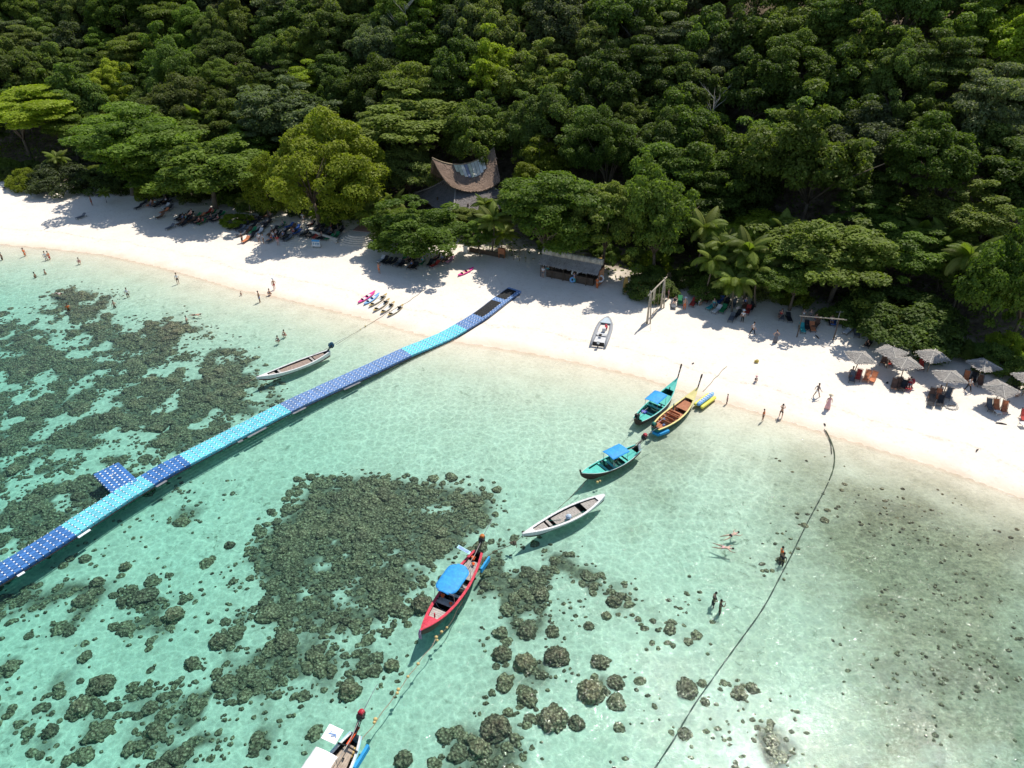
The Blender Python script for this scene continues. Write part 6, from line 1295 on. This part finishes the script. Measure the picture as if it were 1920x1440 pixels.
stand(515, 543, 'walk', S_ + .9, 'bare chested man in red shorts walking on the wet sand', lowc='red', hat='white')
stand(173, 385, 'stand', S_ + 2.2, 'person standing in the dappled shade at the far left', low='shorts', lowc='red', skin='skind')
stand(455, 455, 'stand', S_, 'person in black clothes beside the heap of orange vests', shirt='black', low='trousers')
stand(487, 456, 'stand', S_ + 1, 'person in a white shirt standing before the big sunbed crowd', shirt='white', lowc='grey'); stand(495, 457, 'stand', S_ - 1, 'person in black shorts beside the white shirted one', shirt='white', lowc='black'); stand(514, 451, 'walk', S_ + .4, 'person in a pale shirt walking between the sunbeds', shirt='white', lowc='blue'); stand(522, 460, 'stand', S_ + .6, 'woman in a pink red swimsuit in front of the crowd', shirt='red', lowc='pink')
stand(711, 513, 'photo', S_ + 2.9, 'woman in orange standing in the shade below the glossy tree', shirt='orange', lowc='orange', skin='skin')
stand(569, 417, 'stand', S_ + .5, 'person in white standing behind the wall among trees', shirt='white', lowc='white')
stand(1076, 531, 'photo', S_ + 3., 'person in blue holding swim rings in front of the beach bar', shirt='blue', low='trousers', lowc='teal'); stand(1119, 541, 'stand', S_ + 2.8, 'person in orange at the right corner of the beach bar', shirt='orange', low='trousers', lowc='orange')
stand(1018, 520, 'stand', S_, 'person in white at the left end of the beach bar', shirt='white', lowc='grey'); stand(1027, 518, 'stand', S_ + 1, 'person in teal at the left end of the beach bar', shirt='teal', lowc='teal')
stand(1283, 580, 'stand', S_ + .3, 'woman in orange trousers and white hat right of the swing frame', low='trousers', lowc='orange', hat='white')
stand(1310, 571, 'crouch', S_ + 1, 'person bending over between swing and palms', shirt='white', lowc='white'); stand(1252, 561, 'stand', S_ + 2, 'person in pink top behind the swing frame', shirt='pink', lowc='grey')
stand(1391, 604, 'stand', S_ + .2, 'man in a white shirt and black trousers before the palm group', shirt='white', low='trousers', hat='white'); stand(1410, 627, 'walk', S_ + 2.0, 'person in a pale top and black leggings walking in the tree shade', shirt='white', low='trousers')
stand(1453, 642, 'hips', S_ + .3, 'woman in a dark dress with hands on her hips in the tree shade', dress='grey', low=None); stand(1416, 714, 'crouch', S_ + .5, 'small child in plum clothes crouching on the open sand', shirt='grey', lowc='pink', sc=.7, hat='pink')
stand(1362, 757, 'stand', S_ + 1.5, 'child in a pink top at the water edge beside the towing float', shirt='pink', low='trousers', lowc='black', sc=.72)
stand(1429, 789, 'stand', S_ + 1.2, 'child in an orange vest standing in the shallows', shirt='orange', lowc='black', sc=.85, skin='skin'); stand(1463, 783, 'photo', S_ + 3.0, 'bare chested man in black shorts with raised arms at the water edge', low='shorts', lowc='black')
stand(1530, 744, 'walk', S_ + 2.2, 'man in grey shorts striding across the open sand', shirt='grey', lowc='white', skin='skind'); stand(1551, 766, 'stand', S_ + .4, 'woman in a long pink dress and straw hat on the open sand', dress='pink', low=None, hat='straw')
stand(1813, 733, 'walk', S_ + 2.0, 'man in a white shirt and black trousers walking by the shaded parasol', shirt='white', low='trousers'); stand(1901, 742, 'crouch', S_ + .8, 'seated person in a pale shirt by the right edge', shirt='white', lowc='blue'); stand(1625, 648, 'crouch', S_, 'person in black sitting at the foot of the massive shrub', shirt='black', low='trousers')
# people on the sunbeds
for (px, py, c_, lb) in [(1338, 575, 'teal', 'person in a teal shirt sitting under the palm clump'), (1352, 560, 'orange', 'person in orange red under the palm clump'), (1396, 572, 'blue', 'person on the long brown bench bed'), (1506, 596, 'white', 'left of two people in pale shirts inside the pole frame'), (1518, 596, 'grey', 'right of two people in pale shirts inside the pole frame'), (1528, 604, 'red', 'person in red sitting in the pole frame'), (1558, 606, 'white', 'person sitting behind the pole frame post'), (1463, 596, 'red', 'person in dark red on the striped sunbed'), (1703, 726, 'red', 'person in red under the second front parasol'), (1595, 706, 'white', 'person lying under the front left parasol'), (1870, 699, 'white', 'person in white seated on the blue sunbed'), (1884, 696, 'blue', 'person in blue seated behind the parasols'), (1236, 570, 'black', 'person in black beside the swing posts'), (1265, 570, 'black', 'person in black on the grey sunbed beside the swing'), (1758, 742, 'orange', 'person resting on the middle chair of three')]:
    g_ = ground(px, py); person('sit', (g_.x, g_.y, g_.z - .02), SEA + rnd.uniform(-.5, .5), lb, shirt=c_, lowc=rnd.choice(['black', 'grey', 'blue']), skin=rnd.choice(['skin', 'skinl', 'skind']), group='people sitting on the right hand sunbeds')
occ = {}
for k, (p, q, where) in enumerate(spots):
    if rnd.random() < .33:
        c_ = rnd.choice(['white', 'black', 'red', 'white', 'blue', 'blue', 'grey', 'teal', 'black', 'grey', 'black', 'pink']); occ.setdefault((c_, where), []).append(p)
for (c_, where), l in occ.items():
    l.sort(key=lambda p: proj(p)[0])
    for k, p in enumerate(l):
        person('sit', (p.x, p.y, p.z - .06), SEA + rnd.uniform(-.3, .3), ('only person in ' + c_ + ' ' if len(l) == 1 else ('leftmost person in ' + c_ + ' ') if k == 0 else ('rightmost person in ' + c_ + ' ') if k == len(l) - 1 else ORD[k] + ' person in ' + c_ + ' from the left ') + where, shirt=c_, lowc=rnd.choice(['black', 'grey', 'blue', 'red']), skin=rnd.choice(['skin', 'skinl', 'skind']), group='people on the crowded sunbeds')
# bathers: feet on the sea floor where they stand, otherwise swimming
def wade(px, py, ps, rz, label, depth=None, **k):
    p = at(px, py, 0); z = hz(p.x, p.y) if depth is None else -depth
    return person(ps, (p.x, p.y, z), rz, label, group='bathers in the shallow water', **k)
for a in [(334, 531, 'stand', 1, 'person in a white shirt wading at the left beach', None, dict(shirt='white', lowc='black')), (487, 566, 'stand', 2, 'bare chested man in blue shorts wading below the sand', None, dict(lowc='blue', skin='skind')), (508, 553, 'crouch', 0, 'person crouching at the water edge near the walking man', None, dict(lowc='black')), (452, 553, 'crouch', 1, 'child sitting in the shallow water left of the walking man', None, dict(lowc='black', sc=.6)),
          (239, 552, 'stand', 1, 'person in a white shirt waist deep in the left water', .75, dict(shirt='white', lowc='black')), (47, 479, 'wave', 2, 'person in orange raising an arm near the left shore', .5, dict(lowc='orange', shirt='orange')), (87, 486, 'stand', 1, 'person in white standing near the left shore', .45, dict(shirt='white', lowc='white')), (93, 485, 'hips', 2, 'person in orange beside the white dressed one near the left shore', .5, dict(shirt='orange', lowc='red')),
          (149, 493, 'crouch', 1, 'person in pink crouching in the left shallows', .1, dict(shirt='pink', lowc='pink')), (4, 485, 'wave', 0, 'dark bather at the left edge of the picture', .7, dict(lowc='black', skin='skind')), (84, 510, 'stand', 0, 'bather with only head and shoulders out, right of a pair on the left', 1.35, dict(lowc='black')), (65, 516, 'stand', 2, 'bather with arms out at the far left', 1.3, dict(lowc='black', skin='skind')),
          (127, 577, 'stand', 1, 'bather in an orange top among the left reef', 1.1, dict(shirt='orange', lowc='black', skin='skind')), (213, 570, 'stand', 1, 'tanned bather chest deep right of the left reef', 1.2, dict(lowc='black')), (349, 598, 'stand', 2, 'bather with dark hair chest deep above the reef edge', 1.3, dict(lowc='white', skin='skinl')), (523, 637, 'crouch', 0, 'bather crouching in water above the blue engine boat', .35, dict(lowc='black', shirt='grey')), (535, 626, 'crouch', 0, 'second bather in water above the blue engine boat', .35, dict(lowc='red')),
          (1466, 1036, 'stand', 2, 'bather in an orange top beside one in black near the long hose', 1.08, dict(shirt='orange', lowc='black')), (1468, 1048, 'stand', 0, 'bather in a black rash guard near the long hose', 1.08, dict(shirt='black', low='trousers', skin='skind')), (1340, 1122, 'hips', -1, 'left bather in a black rash guard of the pair in open water', 1.08, dict(shirt='black', low='trousers')), (1351, 1136, 'photo', 2, 'right bather in a black rash guard of the pair in open water', 1.08, dict(shirt='black', low='trousers', skin='skind'))]:
    wade(a[0], a[1], a[2], S_ + a[3], a[4], a[5], **a[6])
for px, py, rz, lb, k in [(1372, 1003, .4, 'upper of two swimmers stretched out face down', dict(lowc='black', skin='skinl')), (1358, 1026, -.3, 'lower of two swimmers stretched out face down', dict(lowc='pink', skin='skinl')), (108, 550, -.3, 'swimmer in a white top floating at the left', dict(shirt='white', lowc='black', skin='skinl')), (366, 590, 0, 'swimmer stretched out above the left reef edge', dict(lowc='black', skin='skin'))]:
    p = at(px, py, 0); person('swim', (p.x, p.y, -.03), rz, lb, group='swimmers floating face down', **k)
